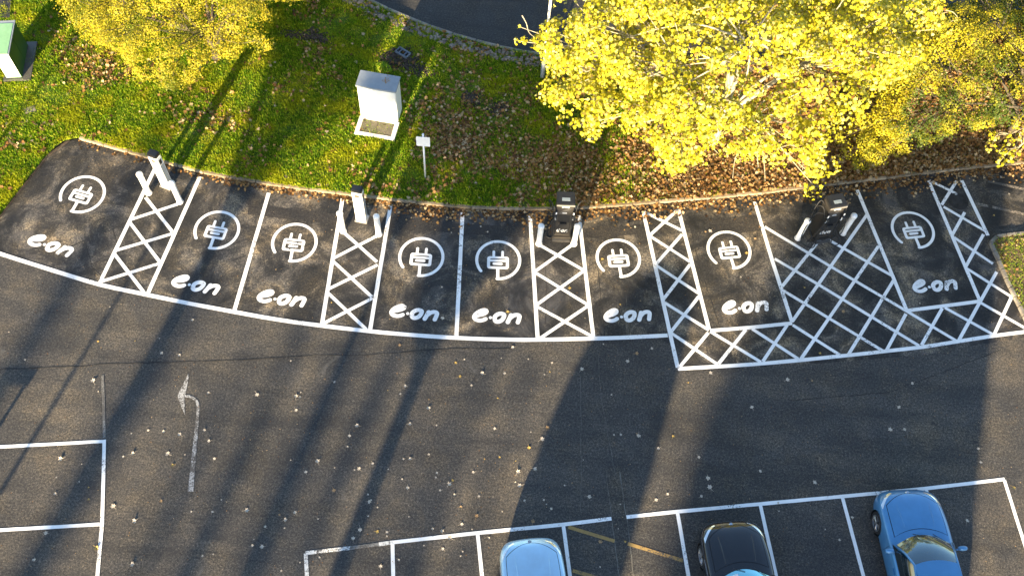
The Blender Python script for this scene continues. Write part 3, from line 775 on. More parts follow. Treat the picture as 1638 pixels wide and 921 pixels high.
# loose cable loops trailing off the right-hand rapid charger are its own cables
base4 = o
def extra_cable(root, pts):
    MB().tube(smooth_line(pts, 6), 0.02, 7).build('cable', M['rubber'], root, smooth=True)
extra_cable(base4, [(-0.34, -0.2, 1.5), (-0.75, -0.1, 1.55), (-1.0, -0.2, 1.0), (-1.05, -0.35, 0.3), (-0.8, -0.5, 0.04), (-0.5, -0.62, 0.03), (-0.3, -0.4, 0.1)])
extra_cable(base4, [(-0.3, 0.1, 1.6), (-0.6, 0.2, 1.9), (-0.85, 0.0, 1.4), (-0.7, -0.1, 0.7), (-0.5, -0.3, 0.2)])
extra_cable(base4, [(0.3, 0.1, 1.5), (0.55, 0.1, 1.75), (0.85, 0.25, 1.6), (0.6, 0.15, 1.2), (0.36, 0.0, 0.9)])
extra_cable(base4, [(0.15, -0.45, 0.9), (0.35, -0.6, 0.6), (0.62, -0.6, 0.25), (0.55, -0.7, 0.05), (0.3, -0.62, 0.05), (0.25, -0.5, 0.5)])

# --- white feeder cabinet
A = G((580, 190)); B = G((635, 199.5)); axx = (B - A).normalized(); rz = math.atan2(axx.y, axx.x)
cab = thing('utility_cabinet', 'tall white two-door utility cabinet with grey roof standing on the lawn', 'cabinet', tuple((A + B) / 2), rz)
W = 0.66; D = 0.62; H = 1.74
MB().box((-W, 0.0, 0.1), (W, D, H)).build('housing', M['white_grp'], cab, bevel=0.012)
for s, x0, x1 in ((-1, -W + 0.02, -0.085), (1, -0.075, W - 0.02)):
    dr = MB().box((x0, -0.018, 0.16), (x1, 0.001, H - 0.05)).build('door', M['white_grp'], cab, bevel=0.006)
    if s > 0:
        mb = MB(); mb.box((0.055, -0.034, 0.80), (0.075, -0.017, 0.98)); mb.box((0.085, -0.030, 0.88), (0.10, -0.017, 0.96)); mb.box((0.05, -0.030, 0.76), (0.095, -0.017, 0.78)); mb.build('handle', M['grey_top'], dr)
        MB().box((0.17, -0.022, 1.03), (0.20, -0.017, 1.05)).build('lock', M['grey_top'], dr)
MB().box((-W - 0.035, -0.05, H + 0.001), (W + 0.035, D + 0.03, H + 0.065)).build('roof', M['grey_top'], cab, bevel=0.01)  # roof grey also holds the weak grazing light on the top
pl = MB(); fr = 0.13; x0, x1, y0, y1 = -0.70, 0.72, -0.80, -0.005
for lo, hi in (((x0, y0), (x1, y0 + fr)), ((x0, y1 - 0.10), (x1, y1)), ((x0, y0 + fr), (x0 + fr + 0.02, y1 - 0.10)), ((x1 - fr - 0.02, y0 + fr), (x1, y1 - 0.10))): pl.box((*lo, -0.02), (*hi, 0.17))
pl.build('plinth', M['concrete'], cab, bevel=0.006)
for a, b in ((x0 + fr + 0.025, -0.005), (0.005, x1 - fr - 0.025)): MB().box((a, y0 + fr + 0.005, 0.02), (b, y1 - 0.105, 0.15)).build('cover_plate', M['cover'], cab, bevel=0.004)
mb = MB()
for k in range(26):
    a = random.uniform(0, 6.28); r_ = abs(random.gauss(0, 0.085)); x = 0.24 + r_ * math.cos(a); y = 0.36 + r_ * math.sin(a) * 1.2; s_ = random.uniform(0.012, 0.03)
    mb.poly([(x + s_ * math.cos(q + a), y + s_ * math.sin(q + a), H + 0.068 + 0.0004 * k) for q in (0, 1.5, 3.1, 4.6)])
mb.build('dead_leaf_scraps', M['stain'], cab, fixn=False)['kind'] = 'stuff'

# --- green cabinet at the left edge
zc_ = 1.38
fr_r = at(13, 86, zc_); bk_r = at(23, 33, zc_)
dv = (bk_r - fr_r); rz = math.atan2(dv.y, dv.x) - PI / 2; L_ = dv.length
gc = thing('green_cabinet', 'pale roofed green steel cabinet cut by the left edge of the photo', 'cabinet', (fr_r.x, fr_r.y, 0), rz)
Wg = 0.52
MB().box((-Wg - 0.12, -0.12, -0.02), (0.30, L_ + 0.16, 0.16)).build('base_slab', M['midgrey'], gc, bevel=0.01)
MB().box((-Wg, 0.0, 0.161), (0, L_, zc_ - 0.05)).build('housing', M['green_shaded'], gc, bevel=0.01)
MB().box((-Wg + 0.01, -0.016, 0.20), (-0.01, -0.001, 0.46)).build('lower_panel', M['green_front'], gc, bevel=0.004)
MB().box((-Wg + 0.01, -0.018, 0.47), (-0.01, -0.001, zc_ - 0.07)).build('glare_panel', M['white'], gc, bevel=0.004)  # white colour stands in for sun glare on the upper front
MB().box((-Wg - 0.02, -0.03, zc_ - 0.049), (0.02, L_ + 0.02, zc_ - 0.012)).build('roof_edge', M['grey_top'], gc, bevel=0.004)
MB().box((-Wg + 0.01, 0.0, zc_ - 0.0115), (-0.03, L_ - 0.12, zc_)).build('roof_panel', M['green_roof'], gc, bevel=0.002)
MB().box((-0.006, 0.06, 0.23), (0.007, L_ / 2 - 0.02, zc_ - 0.12)).build('side_door', M['green_shaded'], gc, bevel=0.003)
MB().box((-0.006, L_ / 2 + 0.02, 0.23), (0.007, L_ - 0.06, zc_ - 0.12)).build('side_door', M['green_shaded'], gc, bevel=0.003)

# --- sign on post
p = G((680.5, 287)); sg = thing('blank_sign', 'small blank white sign board on a thin white post in the grass', 'sign', (p.x, p.y, 0.05), 0.02)
MB().tube([(0, 0, 0), (0, 0, 2.42)], 0.032, 12).build('post', M['white'], sg, smooth=True)
MB().tube([(0, 0, 2.42), (0, 0, 2.45)], [0.04, 0.03], 12).build('post_cap', M['white'], sg)
bd = MB().prism([(x, y) for x, y in rrect(-0.22, -0.235, 0.22, 0.235, 0.03, 3)], -0.006, 0.006, Matrix.Translation((0, -0.05, 2.12)) @ Matrix.Rotation(PI / 2, 4, 'X')).build('board', M['white'], sg)
MB().box((-0.05, -0.043, 2.22), (0.05, 0.035, 2.25)).build('clip', M['steel'], sg); MB().box((-0.05, -0.043, 1.99), (0.05, 0.035, 2.02)).build('clip', M['steel'], sg)

# --- white column by the maple
p = G((867, 127)); lc = thing('lamp_column', 'white lamp column rising out of the shaded grass into the yellow maple', 'lamp post', (p.x, p.y, 0.05))
MB().tube([(0, 0, 0), (0, 0, 0.9)], 0.075, 16).build('base_sleeve', M['grey_top'], lc, smooth=True)
MB().tube([(0, 0, 0.9), (0, 0, 5.2)], [0.055, 0.04], 16).build('shaft', M['white'], lc, smooth=True)
MB().box((-0.11, -0.35, 5.2), (0.11, 0.1, 5.28)).build('lantern', M['grey_top'], lc, bevel=0.02)

# --- dark slotted block on the bare soil
p = G((645, 91)); bl_ = thing('slotted_block', 'small slate blue slotted block lying on dark soil behind the white cabinet', 'block', (p.x, p.y, 0.10), -0.52)
mb = MB()
xs = [-0.26, -0.22, -0.13, -0.09, 0.09, 0.13, 0.22, 0.26]
mb.box((-0.26, -0.15, 0.10), (0.26, -0.09, 0.15)); mb.box((-0.26, 0.09, 0.10), (0.26, 0.15, 0.15))
for a, b in ((-0.26, -0.22), (-0.13, -0.09), (0.09, 0.13), (0.22, 0.26)): mb.box((a, -0.089, 0.10), (b, 0.089, 0.148))
mb.build('top_frame', M['slate'], bl_)
mb = MB(); mb.box((-0.25, -0.14, 0), (-0.21, 0.14, 0.099)); mb.box((0.21, -0.14, 0), (0.25, 0.14, 0.099)); mb.box((-0.209, 0.10, 0), (0.209, 0.14, 0.099)); mb.box((-0.209, -0.14, 0), (-0.08, -0.11, 0.099)); mb.box((0.08, -0.14, 0), (0.209, -0.11, 0.099))
mb.build('side_walls', M['slate'], bl_)
# --- small concrete slab in the left grass
p = G((50, 179)); sl = thing('marker_slab', 'small weathered concrete slab in the grass below the green cabinet', 'slab', (p.x, p.y, 0.08), 0.5)
MB().box((-0.19, -0.13, 0.0), (0.19, 0.13, 0.05)).build('slab', M['stone'], sl, bevel=0.012)

# ------------------------------------------------------------------ soil patches
def soil_patch(px, nclod):
    poly = wpoly(px); mb = MB(); P = np.array(poly)
    cx, cy = P.mean(0)
    cnt = 0
    while cnt < nclod:
        x = random.uniform(P[:, 0].min(), P[:, 0].max()); y = random.uniform(P[:, 1].min(), P[:, 1].max())
        if not in_poly(np.array([x]), np.array([y]), poly)[0]: continue
        x += random.gauss(0, 0.16); y += random.gauss(0, 0.10)
        r = random.uniform(0.012, 0.06); z = h_lawn(x, y) + r * 0.3; b0 = len(mb.v)
        mb.box((-r, -r, -r), (r, r, r * 0.6), 0.6); Mx = Matrix.Translation((x, y, z)) @ Matrix.Rotation(random.uniform(0, 6), 4, 'Z') @ Matrix.Rotation(random.uniform(-.6, .6), 4, 'X')
        for i in range(b0, len(mb.v)): mb.v[i] = tuple(Mx @ Vector(mb.v[i]))
        cnt += 1
    return mb
soils = [[(606, 90), (625, 84), (648, 84), (664, 100), (680, 108), (692, 112), (676, 128), (655, 118), (630, 108), (612, 100)], [(746, 155), (765, 155), (768, 168), (750, 170)], [(788, 170), (805, 172), (802, 184), (786, 182)], [(450, 50), (490, 52), (535, 64), (532, 72), (485, 66), (452, 60)]]
mb = MB()
for s_ in soils:
    n_ = int(len(s_) * 60); q = soil_patch(s_, n_); b = len(mb.v); mb.v += q.v; mb.f += [tuple(i + b for i in f) for f in q.f]
tag(mb.build('soil_clods', M['soil'], fixn=False), 'bare patches of dark crumbled soil in the lawn', 'soil', kind='stuff')

# ================================================================== GRASS AND LITTER
lawn_outline = [(p.x, p.y) for p in park_kerb] + [(p[0], p[1]) for p in road_curve[::-1]]
view_px = [(-40, -40), (1678, -40), (1678, 961), (-40, 961)]
def sample_lawn(n, pxpoly=None, dens=None, outline=lawn_outline):
    P = np.array(wpoly([(-60, -60), (1698, -60), (1698, 430), (-60, 430)])); out = []
    tot = 0
    lo = P.min(0); hi = P.max(0)
    while tot < n:
        q = rng.uniform(lo, hi, (n * 2, 2)); m = in_poly(q[:, 0], q[:, 1], outline)
        q = q[m]; px, py = proj(np.c_[q, np.full(len(q), 0.1)])
        m = (px > -30) & (px < 1668) & (py > -30) & (py < 940)
        if pxpoly is not None: m &= in_poly(px, py, pxpoly)
        if dens is not None: m &= rng.random(len(q)) < dens(q[:, 0], q[:, 1], px, py)
        q = q[m]; out.append(q); tot += len(q)
    return np.concatenate(out)[:n]
def vnoise(x, y, s, seed=0.0):
    return np.array([mnoise.noise((a * s, b * s, seed)) for a, b in zip(x, y)])
def fast_noise(x, y, s, seed):
    r_ = np.random.default_rng(seed); n = np.zeros_like(x)
    for k in range(7):
        a = r_.uniform(0, 2 * PI); f = s * r_.uniform(0.6, 2.4); n += np.sin(f * (x * np.cos(a) + y * np.sin(a)) + r_.uniform(0, 6.28) + 1.3 * np.sin(f * 0.7 * (x * np.sin(a) - y * np.cos(a))))
    return n / 7
def brownness(x, y, px, py):
    """share of leaf litter against grass"""
    S_ = lambda v, a, b_: np.clip((v - a) / (b_ - a), 0, 1) ** 2 * (3 - 2 * np.clip((v - a) / (b_ - a), 0, 1))
    B_ = lambda cx, cy, rx, ry: np.exp(-((px - cx) / rx) ** 2 - ((py - cy) / ry) ** 2)
    b = -0.05 + 0.22 * S_(px, 560, 740) + 0.55 * S_(px, 760, 980) * S_(py, 170, 260) + 0.5 * S_(px, 1000, 1120) + 0.25 * S_(px, 1150, 1250)
    b -= 0.25 * S_(px, 1040, 1080) * S_(py, 285, 310) * (1 - S_(px, 1190, 1240))
    b += 0.75 * B_(150, 100, 48, 32) + 0.55 * B_(210, 120, 30, 20) + 0.55 * B_(730, 200, 60, 45) + 0.35 * B_(770, 260, 90, 40) + 0.4 * B_(445, 140, 40, 20) + 0.35 * B_(540, 120, 40, 25) + 0.3 * B_(560, 22, 40, 15) + 0.3 * B_(330, 190, 60, 30) + 0.35 * B_(95, 232, 40, 12)
    b -= 0.6 * B_(1545, 270, 60, 10)
    return np.clip(b + 0.5 * fast_noise(x, y, 1.7, 3) + 0.35 * fast_noise(x, y, 5.0, 4), 0.0, 1)
in_soil = lambda px, py: np.any([in_poly(px + rng.normal(0, 5, len(px)), py + rng.normal(0, 4, len(px)), s_) for s_ in soils], axis=0) & (rng.random(len(px)) < 0.9)
q = sample_lawn(330000, dens=lambda x, y, px, py: np.clip(1.05 - brownness(x, y, px, py), 0.03, 1) * (~in_soil(px, py)) * (0.55 + 0.45 * (fast_noise(x, y, 6.5, 11) > -0.15)))
N = len(q); ang = rng.uniform(0, 2 * PI, N); hh = rng.uniform(0.04, 0.10, N) * (1 + 0.5 * fast_noise(q[:, 0], q[:, 1], 3.0, 9)); ww = rng.uniform(0.009, 0.019, N); lean = rng.uniform(0.01, 0.06, N)
zz = 0.085 + 0 * hh
xg = np.clip(np.round(q, 1), -1e9, 1e9)
zz = np.array([h_lawn(a, b) for a, b in q[::40]]).repeat(40)[:N] if False else 0.085 + 0.02 * fast_noise(q[:, 0], q[:, 1], 1.0, 2)
dx, dy = np.cos(ang), np.sin(ang)
a2 = ang + rng.uniform(0.6, 2.4, N); lx, ly = np.cos(a2) * lean, np.sin(a2) * lean
V = np.empty((N, 4, 3))
V[:, 0] = np.c_[q[:, 0] - dx * ww, q[:, 1] - dy * ww, zz - 0.02]; V[:, 1] = np.c_[q[:, 0] + dx * ww, q[:, 1] + dy * ww, zz - 0.02]
V[:, 2] = np.c_[q[:, 0] + lx * 0.5 + dx * ww * 0.7, q[:, 1] + ly * 0.5 + dy * ww * .7, zz + hh * 0.65]; V[:, 3] = np.c_[q[:, 0] + lx * 1.3, q[:, 1] + ly * 1.3, zz + hh]
grass_me = np_mesh('grass', V.reshape(-1, 3), np.arange(N * 4), np.full(N, 4))
tag(obj('grass', grass_me, M['grass']), 'short tufted yellow-green grass covering the bank', 'grass', kind='stuff')

LEAF7 = np.array([(0, -0.5), (0.16, -0.30), (0.46, -0.26), (0.34, -0.02), (0.52, 0.20), (0.20, 0.18), (0.0, 0.52), (-0.20, 0.18), (-0.52, 0.20), (-0.34, -0.02), (-0.46, -0.26), (-0.16, -0.30)])
LEAF4 = np.array([(0, -0.5), (0.32, -0.05), (0.0, 0.5), (-0.32, -0.05)])
def leaf_cloud(name, P, normals, size, shape, fold=0.25, outl_curl=0.15):
    """many leaves: P (n,3), normals (n,3), size (n)"""
    n = len(P); k = len(shape)
    nz = normals / (np.linalg.norm(normals, axis=1, keepdims=True) + 1e-9)
    t_ = rng.normal(size=(n, 3)); a = np.cross(nz, t_); a /= np.linalg.norm(a, axis=1, keepdims=True) + 1e-9; b = np.cross(nz, a)
    f = rng.uniform(-fold, fold, n); curl = rng.uniform(-outl_curl, outl_curl, n)
    sx_ = shape[:, 0][None, :] * size[:, None]; sy_ = shape[:, 1][None, :] * size[:, None]
    h = np.abs(sx_) * f[:, None] * 1.6 + (sy_ ** 2) / size[:, None] * curl[:, None] * 2
    V = P[:, None, :] + a[:, None, :] * sx_[..., None] + b[:, None, :] * sy_[..., None] + nz[:, None, :] * h[..., None]
    return np_mesh(name, V.reshape(-1, 3), np.arange(n * k), np.full(n, k))
def litter(name, q, z, smin, smax, tilt, mat, shape=LEAF7, parent=None):
    n = len(q); nrm = np.c_[rng.normal(0, tilt, n), rng.normal(0, tilt, n), np.ones(n)]
    P = np.c_[q, z + rng.uniform(0.0, 0.05, n)]
    return obj(name, leaf_cloud(name, P, nrm, rng.uniform(smin, smax, n), shape, 0.35, 0.35), mat, parent)
q = sample_lawn(42000, dens=lambda x, y, px, py: np.clip(brownness(x, y, px, py) ** 1.3, 0.012, 1))
o = litter('leaf_litter', q, 0.11, 0.06, 0.16, 0.55, M['litter']); tag(o, 'drift of fallen brown and tan maple leaves on the bank', 'leaf litter', kind='stuff')
# litter gathered in the channel below the kerb
pk = [Vector((p.x, p.y)) for p in park_kerb[5:]]
res = resample(pk, 0.05); Q = []
for c in res:
    if not near_view(c, 30): continue
    px, py = proj([[c.x, c.y, 0]]); px = px[0]
    w = 0.22 if px < 600 else 0.40 + 0.25 * math.sin(px * 0.02) ** 2
    n_ = 1.2 if px < 330 else (4.5 if px > 560 else 3)
    for k in range(np.random.poisson(n_)): Q.append((c.x + random.uniform(-.05, .05), c.y - 0.08 - abs(random.gauss(0, w * 0.55))))
np.random.seed(3)
o = litter('channel_litter', np.array(Q), 0.012, 0.05, 0.13, 0.35, M['litter']); tag(o, 'line of fallen leaves gathered along the foot of the curved kerb', 'leaf litter', kind='stuff')
isl_q = []
ip = [(p.x, p.y) for p in isl] + [(30, 8), (30, 24)]
while len(isl_q) < 1500:
    x = random.uniform(14, 20); y = random.uniform(12, 20)
    if in_poly(np.array([x]), np.array([y]), ip)[0]: isl_q.append((x, y))
o = litter('island_litter', np.array(isl_q[:700]), 0.10, 0.04, 0.11, 0.5, M['litter']); tag(o, 'fallen leaves on the small grass island at the right edge', 'leaf litter', kind='stuff')
isl_q = np.array([(random.uniform(14, 20), random.uniform(12, 20)) for _ in range(30000)]); isl_q = isl_q[in_poly(isl_q[:, 0], isl_q[:, 1], ip)]
n = len(isl_q); o = obj('island_grass', leaf_cloud('island_grass', np.c_[isl_q, np.full(n, 0.11)], np.c_[rng.normal(0, 1, (n, 2)), np.full(n, 0.3)], np.full(n, 0.07), LEAF4 * np.array([0.35, 1])), M['grass']); tag(o, 'grass on the small kerbed island at the right edge', 'grass', kind='stuff')
# twigs, crumbs and grit on the tarmac
q = np.array([(random.uniform(-15, 17), random.uniform(4, 19)) for _ in range(5200)]); q = q[in_poly(q[:, 0], q[:, 1], cp_poly)]
m = rng.random(len(q)) < np.clip(0.5 + 0.6 * fast_noise(q[:, 0], q[:, 1], 0.8, 21), 0.05, 1); q = q[m]
o = litter('tarmac_crumbs', q, 0.006, 0.012, 0.04, 0.2, M['litter'], LEAF4); o.location.z = 0.0; tag(o, 'leaf crumbs and grit scattered over the tarmac', 'crumbs', kind='stuff')

# ------------------------------------------------------------------ single fallen leaves on the tarmac
def single_leaf_mesh(name, mat, curl, rot):
    s = 1.0; mb = MB(); pts = []
    for x, y in LEAF7:
        h = abs(x) * curl + y * y * curl * 0.6; pts.append((x, y, h + 0.02))
    c = (0, 0, 0.02); n = len(pts); mb.v = pts + [c]; mb.f = [(i, (i + 1) % n, n) for i in range(n)]
    mb.tube([(0, -0.45, 0.05), (0.06, -0.8, 0.10), (0.16, -1.05, 0.06)], [0.03, 0.022, 0.02], 4)
    me = mb.mesh(name, fixn=False); me.materials.append(mat); return me
kinds = {'p': ('leaf_pale', 'pale dry maple leaf lying on the open tarmac', 'pale fallen leaves scattered on the tarmac'),
         'y': ('leaf_yellow', 'yellow-gold maple leaf lying on the tarmac', 'yellow fallen leaves scattered on the tarmac'),
         'b': ('leaf_brown', 'brown curled maple leaf lying on the tarmac', 'brown fallen leaves scattered on the tarmac')}
leaf_meshes = {k: [single_leaf_mesh('fallen_leaf', M[v[0]], c, 0) for c in (0.25, 0.6, 1.0)] for k, v in kinds.items()}
known = [(176, 491, 'p'), (707 + 0, 459, 'p'), (157, 546, 'y'), (708, 509, 'p'), (255, 541, 'p'), (216, 545, 'y'), (308, 512, 'p'), (14, 531, 'p'), (40, 575, 'p'), (157, 626, 'p'), (333, 628, 'p'), (287, 568, 'p'),
         (535, 611, 'p'), (620, 624, 'y'), (635, 597, 'b'), (648, 617, 'p'), (686, 639, 'b'), (736, 602, 'y'), (743, 575, 'p'), (754, 616, 'p'), (771, 597, 'p'), (796, 637, 'y'), (802, 573, 'p'), (639, 552, 'b'), (480, 635, 'p'), (481, 627, 'p'),
         (465, 577, 'p'), (530, 484, 'y'), (534, 511, 'p'), (846, 716, 'y'), (825, 737, 'y'), (775, 734, 'y'), (799, 731, 'y'), (724, 768, 'y'), (719, 774, 'p'), (757, 755, 'p'), (727, 791, 'p'), (766, 793, 'p'), (737, 811, 'b'), (697, 763, 'p'), (699, 756, 'p'),
         (643, 766, 'p'), (621, 750, 'p'), (596, 741, 'p'), (645, 734, 'p'), (656, 734, 'p'), (567, 751, 'p'), (574, 749, 'p'), (556, 714, 'p'), (559, 697, 'p'), (534, 784, 'b'), (652, 780, 'p'), (591, 802, 'p'), (589, 825, 'p'), (604, 811, 'p'), (654, 826, 'p'),
         (619, 851, 'p'), (619, 857, 'p'), (565, 860, 'p'), (576, 847, 'p'), (739, 838, 'p'), (755, 846, 'p'), (707, 849, 'p'), (692, 845, 'p'), (719, 859, 'p'), (782, 860, 'p'), (678, 872, 'p'), (638, 895, 'p'), (609, 905, 'p'), (480, 899, 'p'), (457, 831, 'p'),
         (455, 844, 'p'), (424, 842, 'p'), (404, 872, 'p'), (419, 874, 'p'), (406, 862, 'p'), (447, 823, 'b'), (803, 818, 'p'), (829, 754, 'p'), (831, 776, 'p'), (839, 800, 'p'), (870, 799, 'p'), (882, 813, 'p'), (915, 772, 'b'), (903, 776, 'p'), (933, 735, 'p'), (856, 750, 'p'),
         (982, 695, 'p'), (993, 695, 'p'), (1021, 697, 'p'), (1053, 717, 'p'), (1077, 698, 'y'), (1088, 737, 'b'), (1118, 731, 'p'), (1132, 765, 'p'), (1068, 790, 'p'), (1122, 793, 'p'), (943, 794, 'p'), (992, 806, 'p'), (1000, 866, 'y'), (960, 866, 'b'), (960, 906, 'p'), (989, 845, 'p'),
         (883, 580, 'p'), (965, 550, 'p'), (1004, 578, 'p'), (1043, 557, 'p'), (1019, 565, 'b'), (931, 590, 'p'), (978, 631, 'p'), (820, 556, 'p'), (871, 599, 'p'), (1101, 612, 'y'), (1137, 596, 'p'), (1070, 590, 'b'), (1260, 607, 'p'), (1299, 609, 'b'), (1438, 651, 'p'), (1459, 613, 'p'),
         (1303, 771, 'p'), (1216, 753, 'p'), (1245, 804, 'p'), (1246, 817, 'p'), (1363, 827, 'p'), (1383, 873, 'b'), (1343, 863, 'p'), (1547, 832, 'p'), (1622, 780, 'y'), (1447, 687, 'p'), (1249, 886, 'y'), (1287, 460, 'y'), (1349, 498, 'b'), (1471, 485, 'p'), (1024, 281 + 200, 'b'),
         (1208, 382, 'b'), (1194, 405, 'y'), (1216, 364, 'b'), (911, 461, 'y'), (812, 499, 'y'), (1009, 365, 'b'), (964, 415, 'y'), (1023, 390, 'b'), (949, 366, 'b'), (1185, 443, 'p'), (992, 487, 'y'), (531, 368, 'p'), (722, 372, 'p'), (769, 362, 'p'), (780, 371, 'p'), (1016, 363, 'p'), (1136, 370, 'p'), (1128, 371, 'b'),
         (90, 678 + 85, 'p'), (142, 779, 'y'), (142, 798, 'y'), (127, 770, 'p'), (88, 789, 'p'), (73, 852, 'p'), (55, 895, 'p'), (212, 902, 'p'), (197, 730, 'p'), (213, 725, 'p'), (237, 688, 'p'), (262, 690, 'p'), (268, 725, 'p'), (296, 727, 'p'), (287, 694, 'p'), (306, 818, 'p'), (340, 818, 'p'), (354, 799, 'p'), (395, 816, 'p'), (276, 744, 'y'), (334, 705, 'p'),
         (343, 733, 'p'), (97, 734, 'p'), (131, 742, 'p'), (215, 833, 'p'), (1588, 386, 'y'), (1590, 345, 'y'), (1614, 310, 'p'), (1601, 284, 'p')]
for x, y in [(random.gauss(640, 200), random.uniform(560, 915)) for _ in range(40)] + [(random.uniform(20, 1600), random.uniform(560, 900)) for _ in range(16)]:
    if 0 < x < 1638: known.append((x, y, random.choice('ppppppppyb')))
in_car = lambda x, y: (795 < x < 905 and y > 855) or (1100 < x < 1250 and y > 830) or (1380 < x < 1540 and y > 780)
for x, y, k in known:
    if in_car(x, y): continue
    nm, lab, gr = kinds[k]
    o = bpy.data.objects.new('fallen_leaf', random.choice(leaf_meshes[k])); o.location = G((x, y), 0.012)
    s_ = random.choice((0.05, 0.06, 0.08, 0.10, 0.12, 0.14)) * random.uniform(0.85, 1.1); o.scale = (s_, s_ * random.uniform(0.8, 1.1), s_ * 0.6); o.rotation_euler = (random.uniform(-.2, .2), random.uniform(-.2, .2), random.uniform(0, 6.3))
    link(o); tag(o, lab, 'leaf', gr)

# ================================================================== TREES
def tree_branches(base, top, ends, r0, rtwig, mat, root, nlimb=9, sag=0.12, name='limb'):
    """trunk, main limbs to cluster centroids, then twigs to every clump"""
    base = Vector(base); top = Vector(top)
    mb = MB(); pts = [base.lerp(top, t_ / 6) + Vector((mnoise.noise((t_ * .7, 1, base.x)), mnoise.noise((t_ * .7, 5, base.y)), 0)) * 0.22 * (t_ / 6) for t_ in range(7)]
    mb.tube(pts, [r0 * (1.25 if i == 0 else 1 - 0.12 * i) for i in range(7)], 12).build('trunk', mat, root, smooth=True)
    ends = [Vector(e) for e in ends]
    # k-means like split into limbs
    cs = random.sample(ends, min(nlimb, len(ends)))
    for _ in range(6):
        g = [[] for _ in cs]
        for e in ends: g[min(range(len(cs)), key=lambda i: (cs[i] - e).length_squared)].append(e)
        cs = [sum(q, Vector()) / len(q) if q else c for q, c in zip(g, cs)]
    tw = MB()
    for c, q in zip(cs, g):
        if not q: continue
        tz = random.uniform(0.35, 0.95); o_ = base.lerp(top, tz)
        hub = o_.lerp(c, 0.62) + Vector((0, 0, 0.2))
        mid = o_.lerp(hub, 0.5) + Vector((random.uniform(-.25, .25), random.uniform(-.25, .25), 0.25))
        L_ = smooth_line([o_, mid, hub], 4)
        MB().tube(L_, [r0 * 0.5 * (1 - 0.7 * i / len(L_)) for i in range(len(L_))], 7).build(name, mat, root, smooth=True)
        for e in q:
            m1 = hub.lerp(e, 0.5) + Vector((random.uniform(-.3, .3), random.uniform(-.3, .3), random.uniform(-.1, .3)))
            P_ = smooth_line([hub, m1, e], 4)
            tw.tube(P_, [rtwig * (1.6 - 1.2 * i / len(P_)) for i in range(len(P_))], 5, caps=False)
    tw.build('twigs', mat, root, smooth=True)['kind'] = 'stuff'
def clump_leaves(centres, radii, per_m2, size, outward=None, flat=0.7, up=0.5):
    P = []; Nn = []
    for c, r in zip(centres, radii):
        n = max(3, int(per_m2 * r * r * 4))
        d = rng.normal(size=(n, 3)); d /= np.linalg.norm(d, axis=1, keepdims=True)
        if outward is not None:
            o_ = np.array(c) - np.array(outward); o_ /= np.linalg.norm(o_) + 1e-9
            s_ = d @ o_; d = np.where((s_ < -0.3)[:, None], -d, d)
        rr = r * rng.uniform(0.45, 1.05, n)[:, None] ** 0.6
        p = np.array(c) + d * rr * np.array([1, 1, flat])
        P.append(p); Nn.append(d * 0.9 + np.array([0, -0.25, up]) + rng.normal(0, 0.45, (n, 3)))
    P = np.concatenate(P); Nn = np.concatenate(Nn); return P, Nn, rng.uniform(size[0], size[1], len(P))
def dome_clumps(centre, rad, n, rr, outline, zmin, seed, shell=0.72, mindist=0.5):
    r_ = np.random.default_rng(seed); C = []; R = []; tries = 0
    while len(C) < n and tries < n * 60:
        tries += 1
        d = r_.normal(size=3); d /= np.linalg.norm(d); 
        if d[2] < -0.25: continue
        s_ = r_.uniform(shell, 1.0) * (1 + 0.10 * math.sin(5 * math.atan2(d[1], d[0]) + seed))
        p = np.array(centre) + d * np.array(rad) * s_
        if p[2] < zmin: continue
        px, py = proj([p])
        if outline is not None and not in_poly(px, py, outline)[0]:
            if -20 < px[0] < 1660 and py[0] > -20: continue
        if any(np.linalg.norm(p - c) < mindist for c in C[-400:]): continue
        C.append(p); R.append(r_.uniform(*rr))
    return C, R
def split_leaves(P, Nn, S, root, mat, name, shape, nsingle=0, min_d=0.0):
    """the biggest-looking leaves become parts of their own, the rest one crown"""
    idx = np.arange(len(P))
    if nsingle:
        px, py = proj(P); d = np.linalg.norm(P - np.array([0, 0, CAM_H]), axis=1)
        vis = (px > 5) & (px < 1633) & (py > 5) & (py < 915)
        score = np.where(vis, S / d + (P[:, 2] * 0.00012), -1)
        pick = np.argsort(-score)[:nsingle]
        rest = np.ones(len(P), bool); rest[pick] = False
        lm = []
        for k in range(3):
            pts = [(x, y, abs(x) * (0.15 + 0.3 * k) + y * y * (0.2 - 0.2 * k)) for x, y in shape]; n = len(pts)
            mb = MB(); mb.v = pts + [(0, 0, 0)]; mb.f = [(i, (i + 1) % n, n) for i in range(n)]; m = mb.mesh('leaf', fixn=False); m.materials.append(M['maple_single']); lm.append(m)
        for i in pick:
            nz = Vector(Nn[i]).normalized(); o = bpy.data.objects.new('leaf', lm[i % 3]); o.location = P[i]
            o.rotation_mode = 'QUATERNION'; o.rotation_quaternion = nz.to_track_quat('Z', 'Y') @ Matrix.Rotation(random.uniform(0, 6), 4, 'Z').to_quaternion()
            o.scale = (S[i],) * 3; link(o, root)
    else: rest = np.ones(len(P), bool)
    o = obj(name, leaf_cloud(name, P[rest], Nn[rest], S[rest], shape), mat, root); o['kind'] = 'stuff'
    return o
t = NT('maple_leaf_single'); oi = t.n('ShaderNodeObjectInfo')
c = t.ramp(oi.outputs['Random'], [(0, (0.34, 0.28, 0.010)), (0.5, (0.46, 0.41, 0.02)), (1.0, (0.60, 0.56, 0.16))]); t.surf(c, 0.5, **{'Specular IOR Level': 0.3}); M['maple_single'] = t.m

